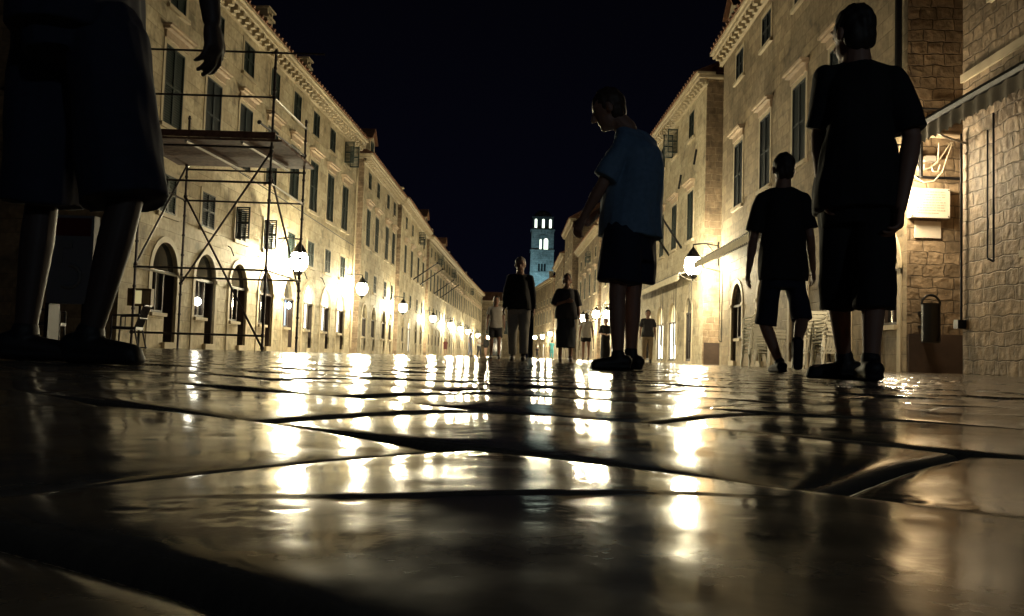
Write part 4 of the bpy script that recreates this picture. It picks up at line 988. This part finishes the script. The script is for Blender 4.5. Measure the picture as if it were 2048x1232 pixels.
    for sd in 'LR':
        sh, el, wr = J['sh'+sd], J['el'+sd], J['wr'+sd]
        if sleeve <= 1: e_ = lerp(sh, el, sleeve+.15); q.cap(sh-V(0, 0, .012*s), e_, .054*s, (.062 if sleeve > .3 else .052)*s*wide, n=14) if sleeve < .3 else (q.ball(sh-V(0, 0, .012*s), .060*s*armw), q.tube(sh-V(0, 0, .012*s), e_, .061*s*armw, .072*s*wide, n=18)); q.cap(nk-V(0, 0, .03*s), sh-V(0, 0, .006*s), .064*s, .056*s)
        else: q.cap(nk-V(0, 0, .03*s), sh-V(0, 0, .006*s), .062*s, .054*s); q.cap(sh-V(0, 0, .01*s), el, .058*s, .050*s); q.cap(el, lerp(el, wr, .93), .050*s, .036*s)
    q.build('top', tm, R, remesh=vox, jig=(.0045*s, 26, 2.1*len(name_lbl)), smooth_it=2)
    # bottom garment
    q = MB()
    eloft(q, [(midh-up*.14*s, hw+.075*s, .125*s), (midh-up*.02*s, hw+.086*s, .128*s*belly), (lerp(midh, mids, .12), hw+.072*s, .120*s*belly)], lat, fw)
    if skirt:
        lo = (J['knL']+J['knR'])/2-V(0, 0, skirt*.3); eloft(q, [(lo, hw+.10*s, .16*s), (lerp(lo, midh, .5), hw+.11*s, .155*s), (midh-V(0, 0, .08), hw+.095*s, .135*s)], lat, fw)
    else:
        for sd in 'LR':
            hp, kn, an = J['hip'+sd], J['kn'+sd], J['an'+sd]
            hp = hp-V(0, 0, .03)
            if hem <= 1.2:
                he = lerp(hp, kn, hem) if hem <= 1 else lerp(kn, an, hem-1); q.ball(hp, .098*s*shortw); q.tube(hp, he, .100*s*shortw, .104*s*shortw, n=20)
            else:
                f = hem-1; q.cap(hp, kn, .100*s*shortw, (.088 if f < .7 else .078)*s*shortw, n=16); q.tube(kn, lerp(kn, an, f), (.090 if f < .7 else .078)*s*shortw, (.096 if f < .7 else .064)*s*shortw, n=20)
    if boxy:
        c_ = (J['knL']+J['knR'])/2; c_ = lerp(midh, c_, boxy); eloft(q, [(c_, hw+.10*s, .15*s), (lerp(c_, midh, .5), hw+.105*s, .145*s), (midh-V(0, 0, .05), hw+.09*s, .13*s)], lat, fw)
    q.build('skirt' if skirt else ('shorts' if hem < 1.8 else 'trousers'), bottom, R, remesh=vox, jig=(.0045*s, 24, 1.3*len(name_lbl)), smooth_it=2)
    return R
def cloth(name, c): return mat(name, c, .85, noise=(30, .12))
black = cloth('black_cloth', (.008, .008, .010)); navy = cloth('navy_cloth', (.010, .014, .035)); blue = cloth('blue_cloth', (.14, .24, .37))
greyl = cloth('pale_grey_cloth', (.30, .29, .26)); khaki = cloth('khaki_cloth', (.26, .20, .12)); white = cloth('white_cloth', (.48, .46, .42)); dred = cloth('dark_red_cloth', (.09, .02, .02)); bgrey = cloth('blue_grey_cloth', (.16, .18, .25)); dgrey = cloth('charcoal_cloth', (.025, .025, .03)); cyan = cloth('teal_cloth', (.05, .22, .24))

# big man on the right, walking away
Y = 4.15
J = dict(head=at(1707, 66, Y), neck=at(1714, 128, Y), shL=at(1655, 152, Y+.05), shR=at(1785, 155, Y-.05), elL=at(1640, 270, Y+.12), wrL=at(1645, 375, Y+.0), elR=at(1824, 275, Y-.08), wrR=at(1801, 415, Y-.16),
         hipL=at(1680, 395, Y+.03), hipR=at(1745, 395, Y-.03), knL=at(1674, 560, Y+.1), knR=at(1750, 560, Y-.1), anL=at(1688, 716, Y+.18), anR=at(1741, 722, Y-.12))
P1 = person('big man in black T-shirt and long black shorts walking away on the right', J, (-.35, 1, -.05), black, black, (.01, .01, .012), (-.4, 1), vox=.0075, s=1.03, hem=1.36, belly=1.25, wide=1.1, sleeve=.75, shortw=1.0, boxy=0, armw=1.12, hcurl=(.6, .9), toes=dict(L=(-1, .25, -.02), R=(.12, 1, -.02)), palm=dict(R=V(-1, .2, 0)))
# second man, walking away
Y = 6.95
J = dict(head=at(1567, 337, Y), neck=at(1566, 377, Y), shL=at(1524, 394, Y), shR=at(1606, 394, Y), elL=at(1507, 478, Y+.05), wrL=at(1497, 542, Y-.12), elR=at(1620, 472, Y-.03), wrR=at(1626, 540, Y+.16),
         hipL=at(1544, 545, Y), hipR=at(1588, 545, Y), knL=at(1538, 638, Y-.10), knR=at(1591, 636, Y+.12), anL=at(1559, 726, Y-.02), anR=at(1589, 684, Y-.22))
J['knL'].y = Y+.05; J['knR'].y = Y-.05; J['anR'].y = Y-.30
P2 = person('slim man in black T-shirt and navy shorts stepping away, one shoe sole lifted', J, (0, 1, 0), black, navy, (.01, .01, .012), (0, 1), vox=.009, s=.97, hem=1.12, wide=1.12, sleeve=.68, shortw=.86, boxy=0, toes=dict(L=(-.1, 1, -.02), R=(.05, .18, -1)))
# man in blue shirt in the middle, head bowed
Y = 5.45
J = dict(head=at(1218, 216, Y), neck=at(1252, 258, Y), shL=at(1240, 290, Y-.15), shR=at(1298, 288, Y+.13), elL=at(1205, 368, Y-.16), wrL=at(1166, 436, Y-.10), elR=at(1262, 385, Y+.18), wrR=at(1190, 430, Y+.12),
         hipL=at(1248, 455, Y-.09), hipR=at(1272, 455, Y+.09), knL=at(1234, 590, Y-.10), knR=at(1266, 592, Y+.10), anL=at(1236, 712, Y-.12), anR=at(1262, 706, Y+.12))
J['shL'].z -= .01
P3 = person('man in blue shirt and dark shorts standing with head bowed to the left', J, (-.90, .15, -.36), blue, navy, (.012, .010, .010), (-1, .25), vox=.008, s=1.0, hem=.80, belly=1.3, wide=1.12, chest=1.5, sleeve=.7, shortw=1.35, boxy=.5, hairstyle='short', hair=(.05, .03, .02), toes=dict(L=(-1, -.1, -.02), R=(-.9, .35, -.02)), hcurl=(.9, .9))
# giant cropped walker at far left
Y = 2.8; Ya = 2.55
J = dict(hipL=at(110, 55, Y+.08), hipR=at(215, 55, Y-.08), knL=at(85, 400, Y+.12), knR=at(254, 392, Y-.12), anL=at(50, 668, Y+.1), anR=at(180, 672, Y-.12))
c0 = (J['hipL']+J['hipR'])/2
J.update(neck=c0+V(.03, 0, .50), head=c0+V(.07, 0, .66), shL=c0+V(-.02, .19, .44), shR=c0+V(.03, -.19, .44), elL=c0+V(-.22, .24, .17), wrL=c0+V(-.28, .2, -.05), elR=at(400, -160, Ya+.03), wrR=at(424, 42, Ya))
armdir = (J['wrR']-J['elR']).normalized()
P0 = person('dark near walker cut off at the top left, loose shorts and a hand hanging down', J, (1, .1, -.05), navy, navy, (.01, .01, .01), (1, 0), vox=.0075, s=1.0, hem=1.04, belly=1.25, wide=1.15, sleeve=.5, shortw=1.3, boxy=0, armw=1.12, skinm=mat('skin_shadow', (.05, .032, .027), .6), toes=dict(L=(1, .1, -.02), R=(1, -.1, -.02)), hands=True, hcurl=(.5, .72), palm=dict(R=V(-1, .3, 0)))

# generic smaller people
def mkperson(label, px, Y, Hh, face, top, bottom, shoes, stride=.12, hair=(.02, .015, .012), hairstyle='short', arms='down', hem=2.0, vox=.016, lean=0, **k):
    s = Hh/1.75; f = V(face[0], face[1], 0).normalized(); l = V(f.y, -f.x, 0)   # l: to the person's right
    x = at(px, 720, Y).x; o = V(x, Y, 0)
    def p(a, b_, z): return o+l*a*s+f*b_*s+V(0, 0, z*s)
    J = dict(head=p(0, .02, 1.63), neck=p(0, -.01, 1.46), shL=p(-.175, 0, 1.41), shR=p(.175, 0, 1.41), hipL=p(-.09, 0, .93), hipR=p(.09, 0, .93),
             knL=p(-.10, stride*.6+.03, .50), knR=p(.10, -stride*.2+.03, .50), anL=p(-.10, stride, .085), anR=p(.10, -stride, .085))
    if arms == 'down': J.update(elL=p(-.23, -.03, 1.12), elR=p(.23, -.03, 1.12), wrL=p(-.25, .07-stride*.5, .88), wrR=p(.25, .05+stride*.5, .88))
    if arms == 'fold': J.update(elR=p(.24, .02, 1.13), wrR=p(.02, .20, 1.20), elL=p(-.23, -.03, 1.12), wrL=p(-.26, .08, .88))
    if arms == 'both': J.update(elR=p(.22, .0, 1.12), wrR=p(.08, .24, 1.10), elL=p(-.22, .0, 1.12), wrL=p(-.08, .24, 1.08))
    return person(label, J, (f.x, f.y, -.03), top, bottom, shoes, (f.x, f.y), s=s, hem=hem, vox=vox, hair=hair, hairstyle=hairstyle, **k)
mkperson('older man in dark jacket and pale trousers walking towards the camera', 1035, 14.6, 1.78, (-.05, -1), black, greyl, (.02, .012, .01), .16, (.22, .2, .18), 'short', 'down', 1.92, .012, sleeve=1.5, wide=1.15, shortw=1.12, belly=1.2)
mkperson('person in a grey top and dark shorts just left of the older man', 989, 22.0, 1.62, (.1, -1), white, dgrey, (.03, .02, .02), .14, hem=.75, arms='down', hairstyle='long', group=None)
mkperson('woman in dark top and long dark dress with one arm folded', 1130, 16.1, 1.66, (0, -1), dgrey, cloth('slate_cloth', (.03, .035, .045)), (.10, .06, .05), .05, hairstyle='bun', hair=(.05, .03, .02), arms='fold', vox=.012, sleeve=.85, wide=1.25, skirt=.7)
mkperson('woman in white top and black shorts with her hair tied up, walking away', 1171, 29.0, 1.62, (.1, 1), white, black, (.05, .03, .03), .12, hairstyle='bun', hem=.45, arms='down', sleeve=.2, vox=.016)
mkperson('woman in a long black dress beside the bare legs of the blue shirted man', 1210, 31.0, 1.58, (0, -1), black, black, (.02, .02, .02), .05, hairstyle='short', arms='both', vox=.016, skirt=1.2, sleeve=.8)
mkperson('man in dark T-shirt and khaki trousers walking beside the bright shop doors', 1294, 27.5, 1.72, (-.1, -1), dgrey, khaki, (.015, .012, .01), .10, arms='down', hem=1.9, vox=.014, sleeve=.6, belly=1.2, wide=1.1)
mkperson('distant person in dark red top standing before the left facade', 890, 88, 1.72, (.3, -1), dred, dred, (.04, .02, .02), .1, arms='down', hem=.6, vox=.03)
mkperson('distant person in blue-grey clothes with a hanging coat', 939, 60, 1.70, (1, -.2), bgrey, bgrey, (.04, .03, .03), .1, arms='down', hem=1.9, vox=.026)
mkperson('distant man in white shirt and dark trousers holding something', 957, 70, 1.74, (.8, -.5), white, dgrey, (.03, .02, .02), .1, arms='both', hem=1.9, vox=.028)
mkperson('distant bare-legged person in a black jacket', 971, 66, 1.68, (-.6, -1), black, black, (.12, .06, .04), .1, arms='down', hem=.4, vox=.026, sleeve=1.5, wide=1.2)
mkperson('tiny dark figure standing under the three small lanterns', 1074, 128, 1.74, (0, -1), black, dgrey, (.02, .02, .02), .1, arms='down', hem=1.9, vox=.04)
mkperson('distant person in teal clothes left of the woman in the dress', 1103, 74, 1.66, (0, 1), cyan, cyan, (.03, .03, .03), .1, arms='down', hem=1.9, vox=.03)

for o in COL.objects:
    if '_o' in o.keys(): del o['_o']
